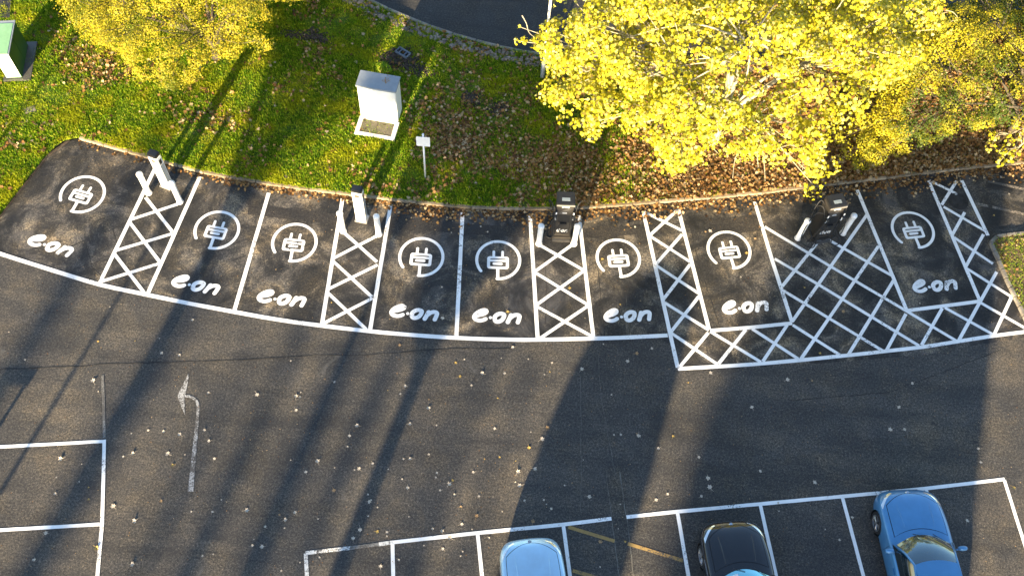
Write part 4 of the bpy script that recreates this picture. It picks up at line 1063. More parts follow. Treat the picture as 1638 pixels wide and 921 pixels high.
# --- the big yellow maple
mp_out = [(835, -40), (838, 22), (850, 28), (860, 50), (824, 62), (822, 70), (855, 68), (852, 92), (862, 118), (896, 128), (912, 124), (908, 108), (878, 148), (884, 168), (904, 182), (906, 196), (934, 206), (942, 226), (956, 222), (982, 200), (990, 182), (1002, 196), (1024, 200), (1036, 186), (1050, 196), (1042, 222),
          (1050, 245), (1072, 262), (1090, 278), (1100, 268), (1122, 258), (1128, 236), (1146, 232), (1180, 250), (1215, 240), (1240, 250), (1255, 232), (1280, 245), (1290, 270), (1283, 292), (1292, 306), (1304, 303), (1300, 280), (1322, 262), (1320, 240), (1330, 215), (1322, 190), (1345, 200), (1380, 190), (1392, 178), (1396, 150), (1404, 120), (1460, 110), (1478, 88), (1474, 60), (1490, 50), (1520, 45), (1535, 32), (1520, 10), (1540, -40)]
root = thing('maple_tree', 'broad golden yellow maple overhanging the kerb, the largest crown in view', 'tree')
MC = (7.3, 21.4, 2.6); MR = (6.9, 5.2, 4.3)
C, R = dome_clumps(MC, MR, 430, (0.32, 0.62), mp_out, 0.9, 5, 0.62, 0.44)
C2, R2 = dome_clumps((7.0, 26.0, 3.2), (6.5, 5.5, 4.2), 120, (0.5, 0.8), [(835, -900), (835, 90), (1540, 60), (1600, -900)], 1.5, 8, 0.6, 0.6)
# hand-placed sprays that give the crown its ragged lower edge
for px, py, z, r in [(828, 66, 3.0, 0.16), (840, 66, 3.0, 0.2), (833, 44, 3.0, 0.12), (945, 215, 2.6, 0.34), (925, 200, 2.7, 0.3), (1078, 262, 2.4, 0.42), (1100, 240, 2.5, 0.55), (1060, 235, 2.4, 0.3), (1290, 272, 1.9, 0.28), (1288, 300, 1.7, 0.2), (1300, 295, 1.7, 0.18), (1300, 250, 2.0, 0.35), (1050, 222, 2.4, 0.18), (900, 190, 2.7, 0.22), (885, 160, 2.8, 0.28), (1098, 272, 2.3, 0.15), (1470, 60, 4.0, 0.3), (1500, 50, 4.0, 0.22), (1528, 32, 4.0, 0.12), (1515, 38, 4.0, 0.12), (1515, 20, 4.0, 0.14), (1240, 255, 2, 0.15), (1213, 268, 2, 0.12), (1170, 262, 2, 0.14)]:
    C.append(np.array(at(px, py, z))); R.append(r)
P, Nn, S = clump_leaves(C, R, 125, (0.07, 0.15), MC, 0.7, 0.35)
P2, N2, S2 = clump_leaves(C2, R2, 26, (0.13, 0.2), (7, 26, 3), 0.7, 0.3)
px, py = proj(P); keep = in_poly(px, py, mp_out) | (rng.random(len(P)) < 0.35) | (py < 0)
P, Nn, S = P[keep], Nn[keep], S[keep]
split_leaves(np.r_[P, P2], np.r_[Nn, N2], np.r_[S, S2], root, M['maple'], 'crown', LEAF7, 290)
tp = at(1198, 70, 5.0)
tree_branches((tp.x, tp.y, 0.05), (tp.x, tp.y, 3.2), C[::2] + C2[::3], 0.20, 0.016, M['bark'], root, 13)
# bare pale branches reaching through the foliage
for px in [[(1190, 75, 6.2), (1150, 95, 5.9), (1110, 82, 5.7), (1097, 70, 5.6)], [(1195, 72, 6.3), (1150, 14, 6.2), (1110, 18, 6.0)], [(1215, 60, 6.3), (1255, 75, 6.1), (1290, 82, 5.8), (1330, 72, 5.4), (1352, 110, 5.0)], [(1196, 78, 6.3), (1160, 90, 6.0), (1100, 96, 5.4)],
           [(1350, -10, 5.6), (1338, 30, 5.4), (1340, 50, 5.2)], [(1385, 15, 5.4), (1420, 45, 5.2), (1442, 68, 4.8)], [(1440, 0, 5.2), (1470, 4, 5.0), (1495, 25, 4.6), (1500, 40, 4.2)], [(1330, 120, 4.8), (1310, 150, 4.5), (1312, 175, 4.2), (1295, 190, 4.0)], [(1490, 18, 4.6), (1520, 18, 4.4), (1532, 28, 4.1)],
           [(1210, 50, 6.4), (1230, 20, 6.2), (1260, -20, 6.0)], [(1185, 200, 3.2), (1215, 225, 2.7), (1222, 260, 2.2), (1224, 290, 1.8)], [(1215, 225, 2.7), (1180, 245, 2.4), (1172, 285, 2.0)], [(1150, 205, 2.8), (1140, 232, 2.4), (1148, 245, 2.2)], [(1283, 200, 3.0), (1285, 240, 2.6), (1284, 272, 2.2)], [(1240, 240, 2.4), (1262, 232, 2.3), (1280, 238, 2.1)],
           [(835, 25, 3.6), (842, 38, 3.4), (846, 52, 3.2), (855, 60, 3.1)], [(1030, 205, 2.9), (1034, 188, 3.0)], [(958, 15, 4.3), (960, 30, 4.1)], [(1190, 80, 6.1), (1140, 110, 5.6), (1090, 140, 5.0), (1060, 175, 4.2)], [(1200, 82, 6.1), (1195, 120, 5.6), (1180, 160, 4.8), (1185, 195, 4.0)], [(1220, 70, 6.2), (1260, 110, 5.6), (1275, 150, 4.9), (1282, 190, 4.0)], [(1180, 60, 6.3), (1120, 40, 6.0), (1060, 45, 5.5), (1000, 62, 4.8)], [(1130, 100, 5.6), (1080, 108, 5.2), (1020, 130, 4.5)], [(1290, 60, 5.7), (1350, 40, 5.2), (1400, 42, 4.9), (1440, 30, 4.6)], [(1370, 0, 5.4), (1372, 40, 5.1), (1400, 70, 4.7), (1420, 90, 4.4)]]:
    pts = smooth_line([at(*q) for q in px], 5); n = len(pts); r_ = 0.035 if px[0][2] > 6 else 0.02
    MB().tube(pts, [r_ * (1 - 0.7 * i / n) for i in range(n)], 6).build('bare_branch', M['bark'], root, smooth=True)

# --- small-leaved yellow tree at the left
lt_out = [(88, -60), (92, 8), (110, 22), (118, 45), (135, 70), (175, 75), (195, 90), (212, 112), (228, 132), (240, 128), (256, 138), (275, 145), (300, 140), (322, 124), (318, 108), (335, 98), (350, 92), (372, 96), (384, 84), (410, 86), (436, 80), (428, 62), (415, 50), (434, 25), (420, 0), (460, 4), (500, -2), (520, -60)]
root = thing('field_maple', 'small-leaved yellow tree at the top left beside the green cabinet', 'tree')
LC = (-11.4, 23.2, 1.4); LR = (5.2, 4.4, 2.9)
C, R = dome_clumps(LC, LR, 520, (0.24, 0.50), lt_out, 0.5, 11, 0.62, 0.30)
for px, py, z, r in [(140, 30, 1.6, 0.5), (165, 10, 1.8, 0.5), (180, 55, 1.4, 0.4), (230, 118, 1.1, 0.3), (270, 132, 1.1, 0.32), (370, 88, 1.2, 0.3), (420, 78, 1.1, 0.25), (300, 125, 1.1, 0.3), (400, 60, 1.5, 0.35), (120, 15, 1.4, 0.45), (350, 70, 1.6, 0.35), (310, 60, 2.0, 0.4), (260, 50, 2.2, 0.45), (460, 0, 1.2, 0.25)]:
    C.append(np.array(at(px, py, z))); R.append(r)
P, Nn, S = clump_leaves(C, R, 330, (0.04, 0.075), LC, 0.75, 0.35)
px, py = proj(P); keep = (in_poly(px, py, lt_out) | (rng.random(len(P)) < 0.12) | (py < 0))
split_leaves(P[keep], Nn[keep], S[keep], root, M['small_leaf'], 'crown', LEAF4)
tree_branches((LC[0], LC[1], 0.05), (LC[0], LC[1], 1.7), C[::3], 0.16, 0.012, M['bark_dark'], root, 10)

# --- fine-leaved yellow-green tree at the right
rt_out = [(1330, -60), (1380, 60), (1400, 110), (1405, 150), (1392, 180), (1345, 196), (1318, 200), (1340, 235), (1352, 268), (1390, 274), (1412, 272), (1424, 250), (1440, 262), (1460, 240), (1482, 234), (1500, 228), (1512, 220), (1526, 228), (1545, 216), (1570, 206), (1600, 202), (1645, 200), (1760, 160), (1760, -60)]
root = thing('hedgerow_tree', 'dense fine-leaved yellow-green tree filling the top right corner behind the maple', 'tree')
RC = (17.4, 23.4, 0.9); RR = (6.9, 5.6, 3.6)
C, R = dome_clumps(RC, RR, 980, (0.25, 0.50), rt_out, 0.25, 17, 0.64, 0.27)
for px, py, z, r in [(1400, 255, 0.7, 0.3), (1375, 262, 0.7, 0.3), (1360, 240, 1.0, 0.35), (1400, 225, 1.0, 0.35), (1350, 220, 1.2, 0.3), (1520, 205, 0.9, 0.35), (1560, 195, 1.0, 0.4), (1480, 215, 0.8, 0.3), (1455, 240, 0.6, 0.25), (1420, 150, 1.6, 0.3), (1445, 165, 1.5, 0.3), (1600, 185, 1.2, 0.4), (1330, 170, 1.6, 0.3)]:
    C.append(np.array(at(px, py, z))); R.append(r)
P, Nn, S = clump_leaves(C, R, 260, (0.05, 0.09), RC, 0.8, 0.35)
px, py = proj(P); keep = (in_poly(px, py, rt_out) | (rng.random(len(P)) < 0.10) | (py < 0))
split_leaves(P[keep], Nn[keep], S[keep], root, M['small_leaf_green'], 'crown', LEAF4)
tree_branches((RC[0], RC[1], 0.05), (RC[0], RC[1], 1.6), C[::3], 0.13, 0.012, M['bark_dark'], root, 12)

# --- thin sapling at the right edge
root = thing('sapling', 'thin sapling with pale yellow leaves at the right edge by the kerb', 'sapling')
C = [np.array(at(px, py, z)) for px, py, z in [(1590, 220, 1.5), (1604, 240, 1.3), (1615, 225, 1.5), (1600, 258, 1.1), (1625, 245, 1.3), (1635, 222, 1.6), (1585, 235, 1.2), (1630, 205, 1.8), (1645, 235, 1.4), (1612, 252, 1.1), (1650, 200, 1.9)]]
P, Nn, S = clump_leaves(C, [0.22] * len(C), 110, (0.08, 0.14), None, 0.7, 0.5)
split_leaves(P, Nn, S, root, M['maple'], 'crown', LEAF7)
b_ = G((1625, 262)); tree_branches((b_.x, b_.y + 0.5, 0.05), (b_.x, b_.y + 0.4, 1.5), C, 0.035, 0.009, M['bark'], root, 4)
# --- sprig behind the white cabinet
root = thing('weed_sprig', 'yellow-green weed growing behind the roof of the white utility cabinet', 'plant')
c_ = at(612, 103, 0.5); P, Nn, S = clump_leaves([np.array((c_.x, c_.y, 0.35)), np.array((c_.x - 0.12, c_.y + 0.1, 0.25)), np.array((c_.x + 0.15, c_.y, 0.3))], [0.22, 0.18, 0.16], 500, (0.05, 0.09), None, 0.9, 0.5)
split_leaves(P, Nn, S, root, M['grass'], 'leaves', LEAF4)
MB().tube([(c_.x, c_.y, 0.05), (c_.x + 0.02, c_.y, 0.5)], [0.012, 0.006], 6).build('stem', M['bark_dark'], root)

# ================================================================== CARS
def interp(tab, y):
    """smooth table lookup, rows (y, v1, v2...) with y descending"""
    ys = [r[0] for r in tab]
    if y >= ys[0]: return tab[0][1:]
    if y <= ys[-1]: return tab[-1][1:]
    for i in range(len(ys) - 1):
        if ys[i] >= y >= ys[i + 1]:
            t_ = (ys[i] - y) / (ys[i] - ys[i + 1])
            p0 = tab[max(0, i - 1)]; p1 = tab[i]; p2 = tab[i + 1]; p3 = tab[min(len(tab) - 1, i + 2)]
            out = []
            for k in range(1, len(p1)):
                h = p1[0] - p2[0]
                m1 = (p2[k] - p0[k]) / max(1e-6, (p0[0] - p2[0])) * h if p0 is not p1 else (p2[k] - p1[k])
                m2 = (p3[k] - p1[k]) / max(1e-6, (p1[0] - p3[0])) * h if p3 is not p2 else (p2[k] - p1[k])
                a = 2 * t_ ** 3 - 3 * t_ ** 2 + 1; b = t_ ** 3 - 2 * t_ ** 2 + t_; c = -2 * t_ ** 3 + 3 * t_ ** 2; d = t_ ** 3 - t_ ** 2
                out.append(a * p1[k] + b * m1 + c * p2[k] + d * m2)
            return out
def make_car(name, label, cat, paint, loc, rz, L=4.3, W=1.80, hood=0.98, roof=1.50, rim='alloy', snub=1.0, rake=0.84, with_panel=False):
    root = thing(name, label, cat, loc, rz)
    hl = L / 2; w = W / 2
    # y, half width, centre height, shoulder height, underside
    T = [(hl, 0.50 * w, 0.60, 0.50, 0.30), (hl - 0.03, 0.66 * w, 0.66, 0.54, 0.26), (hl - 0.10, 0.79 * w, 0.71 * hood / 0.95, 0.60, 0.22), (hl - 0.25, 0.905 * w, 0.80 * hood / 0.95, 0.68, 0.19), (hl - 0.50, 0.970 * w, 0.87 * hood / 0.95, 0.75, 0.18),
         (hl - 0.90, 1.0 * w, 0.93 * hood / 0.95, 0.82, 0.18), (hl - 1.30, 1.0 * w, hood, 0.87, 0.18), (0.2, 0.985 * w, hood + 0.02, 0.90, 0.18), (-0.6, 0.985 * w, hood + 0.03, 0.92, 0.18), (-1.2, 1.0 * w, hood + 0.04, 0.93, 0.18),
         (-hl + 0.45, 0.97 * w, hood + 0.03, 0.92, 0.20), (-hl + 0.15, 0.88 * w, hood - 0.04, 0.86, 0.25), (-hl, 0.72 * w, hood - 0.16, 0.70, 0.32)]
    def sec(y, a):
        hw, zc, zs, zb = interp(T, y)
        n_ = 2 / 3.0
        return Vector((hw * abs(math.cos(a)) ** n_ * (1 if math.cos(a) >= 0 else -1) * 0.985, y, zs - 0.10 + (zc - zs + 0.10) * abs(math.sin(a)) ** n_))
    ys = [hl - hl * 2 * (0.5 - 0.5 * math.cos(PI * k / 70)) for k in range(71)]
    mb = MB(); NA = 24; rows = []
    for y in ys:
        hw, zc, zs, zb = interp(T, y)
        side = [(hw * 0.90, zb), (hw * 0.965, zb + 0.05), (hw * 0.992, zb + 0.16), (hw * 1.0, 0.45 * zb + 0.55 * (zs - 0.12)), (hw * 0.995, zs - 0.17)]
        row = [(-x, y, z) for x, z in side] + [tuple(sec(y, PI - PI * k / NA)) for k in range(NA + 1)] + [(x, y, z) for x, z in side[::-1]]
        rows.append(row)
    nc = len(rows[0])
    for r_ in rows: mb.v += r_
    for i in range(len(rows) - 1):
        for j in range(nc - 1):
            a = i * nc + j; mb.f.append((a, a + 1, a + nc + 1, a + nc))
        mb.f.append((i * nc + nc - 1, i * nc, (i + 1) * nc, (i + 1) * nc + nc - 1))
    mb.f.append(tuple(range(nc))[::-1]); mb.f.append(tuple((len(rows) - 1) * nc + k for k in range(nc)))
    body = mb.build('body', paint, root, smooth=True)
    # wheel wells cut out of the body
    wy = (hl - 0.86, -hl + 0.80); wr = 0.325
    cut = MB()
    for y in wy:
        for s in (-1, 1):
            b0 = len(cut.v); cut.lathe([(0.0001, 0), (wr + 0.055, 0), (wr + 0.055, 0.30), (0.0001, 0.30)], 32, (0, 0), 'x')
            for i in range(b0, len(cut.v)):
                x, yy, z = cut.v[i]; cut.v[i] = (s * (w + 0.06) - s * x, y + yy, wr + z)
    cme = cut.mesh('cut'); bmx = bmesh.new(); bmx.from_mesh(cme); bmesh.ops.remove_doubles(bmx, verts=bmx.verts, dist=0.001); bmesh.ops.recalc_face_normals(bmx, faces=bmx.faces); bmx.to_mesh(cme); bmx.free()
    cob = bpy.data.objects.new('cut', cme); sc.collection.objects.link(cob); cob.location = loc; cob.rotation_euler = (0, 0, rz)
    md = body.modifiers.new('wells', 'BOOLEAN'); md.operation = 'DIFFERENCE'; md.object = cob; md.solver = 'EXACT'
    bpy.context.view_layer.update(); dg = bpy.context.evaluated_depsgraph_get(); nm = bpy.data.meshes.new_from_object(body.evaluated_get(dg)); body.modifiers.clear(); body.data = nm
    for p_ in nm.polygons: p_.use_smooth = p_.area < 0.2
    bpy.data.objects.remove(cob)
    nm.materials.clear(); nm.materials.append(paint)
    # surface patches following the body
    def surf(x, y, off):
        hw, zc, zs, zb = interp(T, y); f = min(0.9999, abs(x) / (hw * 0.985)); ca = f ** 1.5; sa = math.sqrt(max(0, 1 - ca * ca))
        return Vector((x, y, zs - 0.10 + (zc - zs + 0.10) * sa ** (2 / 3.0) + off))
    hb_y = hl - 1.22      # hood rear edge at the centre
    def hood_grid(g, off, nm_, mat):
        mb = MB(); nx, ny = 20, 22
        for j in range(ny + 1):
            for i in range(nx + 1):
                u = -1 + 2 * i / nx; v = j / ny
                yr = hb_y - 0.20 * u * u; yf = hl - 0.17 - 0.34 * abs(u) ** 2.2 * snub
                y = yr + (yf - yr) * v + (g if v > 0.5 else -g) * (abs(v - .5) * 2 > 0.98)
                hw = interp(T, y)[0]; x = u * (hw * 0.80 + g)
                mb.v.append(tuple(surf(x, y, off)))
        for j in range(ny):
            for i in range(nx): a = j * (nx + 1) + i; mb.f.append((a, a + 1, a + nx + 2, a + nx + 1))
        return mb.build(nm_, mat, root, smooth=True, fixn=False)
    hood_grid(0.014, 0.0035, 'bonnet_gap', M['gap']); hood_grid(0.0, 0.009, 'bonnet', paint)
    mb = MB()
    for s in (-1, 1):
        pts = [surf(s * (0.42 + 0.05 * k / 8), hb_y - 0.02 + 0.75 * k / 8, 0.006) for k in range(9)]
        mb.tube(pts, [0.004 + 0.010 * math.sin(PI * k / 8) for k in range(9)], 8)
    mb.build('bonnet_crease', paint, root, smooth=True)
    # greenhouse
    zt = roof
    def patchg(nm_, mat, fn, nx=14, ny=8, smooth=True):
        mb = MB()
        for j in range(ny + 1):
            for i in range(nx + 1): mb.v.append(tuple(fn(i / nx, j / ny)))
        for j in range(ny):
            for i in range(nx): a = j * (nx + 1) + i; mb.f.append((a, a + 1, a + nx + 2, a + nx + 1))
        return mb.build(nm_, mat, root, smooth=smooth, fixn=False)
    wb = w * 0.80; wt = w * 0.64; yb = hb_y - 0.15; yt = hb_y - rake; ye = -hl + 0.95
    zb_ = hood - 0.02
    bot = lambda u: Vector((u * wb, yb - 0.26 * u * u, zb_ - 0.03 * u * u))
    top = lambda u: Vector((u * wt, yt - 0.10 * u * u, zt - 0.05 - 0.035 * u * u))
    def ws(u, v): U = -1 + 2 * u; p_ = bot(U).lerp(top(U), v); return p_ + Vector((0, 0.03, 0.05)) * math.sin(PI * v) 
    patchg('windscreen', M['screen_sky_teal'] if with_panel else M['screen_plain'], ws)
    if with_panel:
        patchg('white_panel', M['white'], lambda u, v: ws(0.12 + 0.26 * u, 0.16 + 0.55 * v) + Vector((0, 0.004, 0.008)), 4, 4)  # plain white panel just above the glass
    patchg('scuttle', M['black'], lambda u, v: bot(-1 + 2 * u) * 1.0 + Vector((0, 0.16 * v * (1 - 0.3 * (2 * u - 1) ** 2), -0.012 * v + 0.004)), 14, 3)
    def rf(u, v): U = -1 + 2 * u; y0 = top(U); y1 = Vector((U * wt * 0.95, ye - 0.05 * U * U, zt - 0.09 - 0.03 * U * U)); p_ = y0.lerp(y1, v); return p_ + Vector((0, 0, 0.055 * math.sin(PI * min(1, v * 0.9 + 0.05)) + 0.004))
    patchg('roof', paint, rf, 16, 14)
    def rg(u, v): U = -1 + 2 * u; a = Vector((U * wt * 0.95, ye - 0.05 * U * U, zt - 0.09 - 0.03 * U * U)); b = Vector((U * wb * 0.96, -hl + 0.38 - 0.02, hood + 0.0)); return a.lerp(b, v)
    patchg('rear_window', M['glass'], rg)
    belt = lambda s, v: Vector((s * w * 0.90, yb - 0.26 + (-hl + 0.50 - yb + 0.26) * v, hood - 0.055 + 0.03 * v))
    rail = lambda s, v: Vector((s * wt * 1.02, yt - 0.10 + (ye - 0.02 - yt + 0.10) * v, zt - 0.085 - 0.04 * v))
    for s in (-1, 1):
        patchg('side_window', M['glass'], lambda u, v, s=s: belt(s, u).lerp(rail(s, u), v) + Vector((s * 0.03 * math.sin(PI * v), 0, 0)), 12, 5)
        patchg('shoulder', paint, lambda u, v, s=s: Vector((s * w * 0.985, belt(s, u).y, hood - 0.16)).lerp(belt(s, u), v) + Vector((s * 0.012 * math.sin(PI * v), 0, 0.022 * math.sin(PI * v))), 12, 4)
        MB().tube([bot(s * 1.0) + Vector((s * 0.05, -0.02, -0.03)), ws(0.0 if s < 0 else 1.0, 0.5) + Vector((s * 0.015, -0.01, 0)), top(s * 1.0), rail(s, 0.25), rail(s, 0.6), rail(s, 1.0), Vector((s * wb, -hl + 0.45, hood - 0.03))], [0.045, 0.032, 0.034, 0.036, 0.036, 0.036, 0.05], 8).build('pillar', paint, root, smooth=True)
        MB().tube([belt(s, 0.44), belt(s, 0.44).lerp(rail(s, 0.44), 0.5) + Vector((s * 0.035, 0, 0)), rail(s, 0.44)], 0.030, 6).build('door_pillar', M['black'], root, smooth=True)
        MB().tube([belt(s, k / 8) + Vector((s * 0.008, 0, 0.004)) for k in range(9)], 0.009, 6).build('window_trim', M['black'], root)
        # mirror
        m0 = belt(s, 0.09) + Vector((s * 0.02, 0, 0.03)); c_ = m0 + Vector((s * 0.17, 0.02, 0.07))
        mr = MB(); mr.tube([m0, m0 + Vector((s * 0.07, 0.01, 0.03))], 0.025, 6); b0 = len(mr.v)
        mr.lathe([(0.0, -0.12), (0.055, -0.11), (0.078, -0.05), (0.082, 0.02), (0.075, 0.09), (0.05, 0.12), (0.0, 0.125)], 14, (0, 0), 'x')
        for i in range(b0, len(mr.v)): x, y, z = mr.v[i]; mr.v[i] = (c_.x + x, c_.y + y * 0.9, c_.z + z)
        mo = mr.build('mirror', paint, root, smooth=True)
        # wheels
        for y in wy:
            xo = s * (w - 0.02)
            ty = MB(); b0 = 0; ty.lathe([(0.20, 0.0), (0.27, 0.0), (0.315, -0.012), (wr, -0.03), (wr, -0.17), (0.315, -0.19), (0.20, -0.19)], 36, (0, 0), 'x')
            ty.v = [(xo + s * vx, y + vy, wr + vz) for vx, vy, vz in ty.v]; wh = ty.build('wheel', M['rubber'], root, smooth=False)
            rm = MB(); rm.lathe([(0.232, -0.006), (0.222, -0.006), (0.215, -0.05), (0.12, -0.075), (0.0, -0.075)], 32, (0, 0), 'x'); nd = len(rm.v)
            rm.v = [(xo + s * vx, y + vy, wr + vz) for vx, vy, vz in rm.v]
            rm.build('rim_well', M['black'], wh, smooth=True)
            sp = MB(); sp.lathe([(0.232, 0.001), (0.214, 0.001), (0.206, -0.03)], 32, (0, 0), 'x'); sp.lathe([(0.045, -0.012), (0.03, -0.006), (0.0, -0.006)], 12, (0, 0), 'x')
            for k in range(5):
                for dlt in (-0.13, 0.13):
                    a = 2 * PI * k / 5 + dlt * 0.4; b_ = 2 * PI * k / 5 + dlt * 1.5
                    sp.tube([(-0.012, 0.03 * math.cos(a), 0.03 * math.sin(a)), (-0.010, 0.218 * math.cos(b_), 0.218 * math.sin(b_))], 0.0135, 5)
            sp.v = [(xo + s * vx, y + vy, wr + vz) for vx, vy, vz in sp.v]; sp.build('rim', M[rim], wh)
            # dark well lining
            wl = MB(); wl.lathe([(wr + 0.054, 0.0), (wr + 0.054, -0.22), (0.05, -0.23)], 32, (0, 0), 'x'); wl.v = [(s * (w - 0.03) + s * vx, y + vy, wr + vz) for vx, vy, vz in wl.v]; wl.build('wheel_well', M['gap'], root)
        # headlight: patch on the front corner
        def hlp(u, v, s=s):
            x0 = 0.50 * w + (0.91 * w - 0.50 * w) * u; yy = hl - 0.115 - 0.36 * u ** 1.8 - 0.10 * v * (0.4 + u)
            hw = interp(T, yy)[0]; x = min(x0, hw * 0.975); p_ = surf(s * x, yy, 0.008); return p_
        hd = patchg('headlight', M['lamp'], hlp, 10, 4)
        # door handle and door gaps on the side
        for v0 in (0.30, 0.66):
            yy = belt(s, v0).y; MB().box((s * w * 0.985 - 0.012, yy - 0.10, hood - 0.24), (s * w * 0.985 + 0.014, yy + 0.10, hood - 0.205)).build('door_handle', paint, root, bevel=0.006)
        mb = MB()
        for yy in (hb_y - 0.42, belt(s, 0.44).y, -hl + 1.2):
            hw, zc, zs, zb = interp(T, yy); mb.tube([(s * hw * 0.968, yy, zb + 0.06), (s * hw * 1.0, yy, 0.45), (s * hw * 0.999, yy, zs - 0.17), (s * hw * 0.985, yy, hood - 0.17)], 0.004, 4)
        mb.build('door_gap', M['gap'], root)
        MB().lathe([(0.0, 0.012), (0.045, 0.006), (0.05, -0.01)], 12, (hl - 0.12, 0.36), 'x').build('fog_light', M['black'], root) if False else None
    # front: badge, grille, plate, lower intake, rear bumper gap, wipers, sunroof line
    MB().tube([surf(0, hl - 0.135, 0.0), surf(0, hl - 0.135, 0.014)], [0.055, 0.045], 16).build('badge', M['chrome'], root, smooth=False)
    def front(x, z, off=0.006):
        # forward surface near the nose: march forward until the section is lower than z
        y = hl
        for k in range(60):
            yy = hl - 0.012 * k; hw, zc, zs, zb = interp(T, yy)
            if hw * 0.97 > abs(x): y = yy; break
        return Vector((x, y + off, z))
    gm = MB(); 
    for r_ in range(5):
        z = 0.40 + 0.035 * r_; gm.tube([front(-0.42 + 0.84 * k / 10, z) for k in range(11)], 0.010, 5)
    gm.build('grille', M['black'], root)
    MB().box((-0.26, hl + 0.012, 0.30), (0.26, hl + 0.026, 0.41)).build('number_plate', M['white'], root, bevel=0.003)
    for s in (-0.25, 0.32):
        a = bot(s / wb * 1.0) + Vector((0, 0.03, 0.02)); MB().tube([a, ws(0.5 + (s + 0.30) / (2 * wb), 0.14) + Vector((0, 0.01, 0.015))], 0.009, 5).build('wiper', M['black'], root)
    for s in (-1, 1): MB().box((s * w * 0.62 - 0.14, -hl + 0.02, 0.62), (s * w * 0.62 + 0.14, -hl + 0.10, 0.78)).build('tail_light', M['tail'], root, bevel=0.02)
    return root
M['tail'] = plain('tail_light_red', (0.45, 0.02, 0.02), 0.2)
def place(px_nose, px_tail, L):
    """nose tip and a point further back on the centre line, both seen at bonnet height"""
    a = at(*px_nose, 0.65); b = at(*px_tail, 0.95); d = Vector((a.x - b.x, a.y - b.y, 0)).normalized(); c = a - d * (L / 2)
    return (c.x, c.y, 0.0), math.atan2(d.y, d.x) - PI / 2
loc, rz = place((1447, 782), (1476, 868), 4.45)
make_car('blue_car', 'bright blue hatchback parked in the bay nearest the right end of the row', 'car', M['car_blue'], loc, rz, 4.45, 1.88, 1.00, 1.50, rake=0.98)
loc, rz = place((1166, 832), (1186, 905), 4.2)
make_car('black_car', 'glossy black hatchback parked nose first between the silver-blue and blue cars', 'car', M['car_black'], loc, rz, 4.2, 1.84, 0.98, 1.34, rake=1.22, with_panel=True)
loc, rz = place((846, 860), (854, 915), 4.1)
make_car('silver_car', 'pale silver-blue car showing only its bonnet at the bottom of the photo', 'car', M['car_silver'], loc, rz, 4.1, 1.76, 0.96, 1.48)

# ================================================================== THINGS BEHIND THE CAMERA THAT THROW THE SHADOWS
def back(p, y_plane):
    """where the sun ray that ends at ground point p crosses the upright plane y = y_plane"""
    p = Vector((p[0], p[1], 0)); d = (p.y - y_plane) / SD.y; return Vector((p.x - SD.x * d, y_plane, d * TAN))
def silhouette_block(root, px, y_plane, depth, nm='wall'):
    pts = [back(G(q), y_plane) for q in px]
    n = len(pts); mb = MB()
    mb.v = [tuple(p) for p in pts] + [(p.x - SD.x * depth, p.y - SD.y * depth, p.z) for p in pts]
    mb.f = [tuple(range(n)), tuple(range(n, 2 * n))[::-1]] + [(k, (k + 1) % n, n + (k + 1) % n, n + k) for k in range(n)]
    mb.build(nm, M['brick'], root); return pts
YP = -16.0
bld = thing('office_wing', 'tall brick wing shaped to its shadow, standing behind the car park, outside the photo', 'building', (0, 0, 0))
def up_block(root, edge_px, YP, depth, zlow=-0.05):
    top = [back(G(q), YP) for q in edge_px]
    lo = [Vector((top[-1].x, YP, zlow)), Vector((top[0].x, YP, zlow))]
    pts = top + lo; n = len(pts); mb = MB()
    mb.v = [tuple(p) for p in pts] + [(p.x - SD.x * depth, p.y - SD.y * depth, p.z) for p in pts]
    mb.f = [tuple(range(n)), tuple(range(n, 2 * n))[::-1]] + [(k, (k + 1) % n, n + (k + 1) % n, n + k) for k in range(n)]
    mb.build('wall', M['brick'], root)
    for a, b in zip(top[:-1], top[1:]):
        if abs(a.x - b.x) > 0.5:
            mb = MB(); o_ = Vector((0, 0, 0.004)); mb.v = [tuple(a + Vector((0, -0.002, .003))), tuple(b + Vector((0, -0.002, .003))), tuple(b + Vector((-SD.x * depth, -SD.y * depth, .003))), tuple(a + Vector((-SD.x * depth, -SD.y * depth, .003)))]; mb.f = [(0, 1, 2, 3)]; mb.build('roof', M['rooftile'], root)
    return top
topA = up_block(bld, [(806, 905), (822, 850), (850, 752), (871, 690), (905, 615), (940, 545), (1016, 454), (1060, 402), (1098, 412), (1112, 500), (1083, 592)], YP, 9)  # wing outline is traced back from the shadow it has to throw
def windows(root, x0, x1, zs, y):
    n = max(1, int((x1 - x0) / 2.2))
    for z in zs:
        for k in range(n):
            x = x0 + (x1 - x0) * (k + 0.5) / n; f = MB().box((x - 0.6, y + 0.002, z - 0.6), (x + 0.6, y + 0.05, z + 0.6)).build('window', M['frame'], root)
            MB().box((x - 0.52, y + 0.051, z - 0.52), (x + 0.52, y + 0.06, z + 0.52)).build('pane', M['pane'], f)
windows(bld, min(p.x for p in topA) + 0.8, max(p.x for p in topA) - 0.8, (1.6, 4.4), YP)
bl2 = thing('office_block', 'wide flat-roofed brick block standing behind the car park, outside the photo', 'building', (0, 0, 0))
pts2 = [G(q) for q in [(1150, 600), (1222, 470), (1262, 370), (1292, 296)]]
tr_ = G((1585, 600)); 
L2 = [back(G((1110, 700)), YP - 14), back(G((1150, 600)), YP - 14), back(G((1215, 480)), YP - 14)]
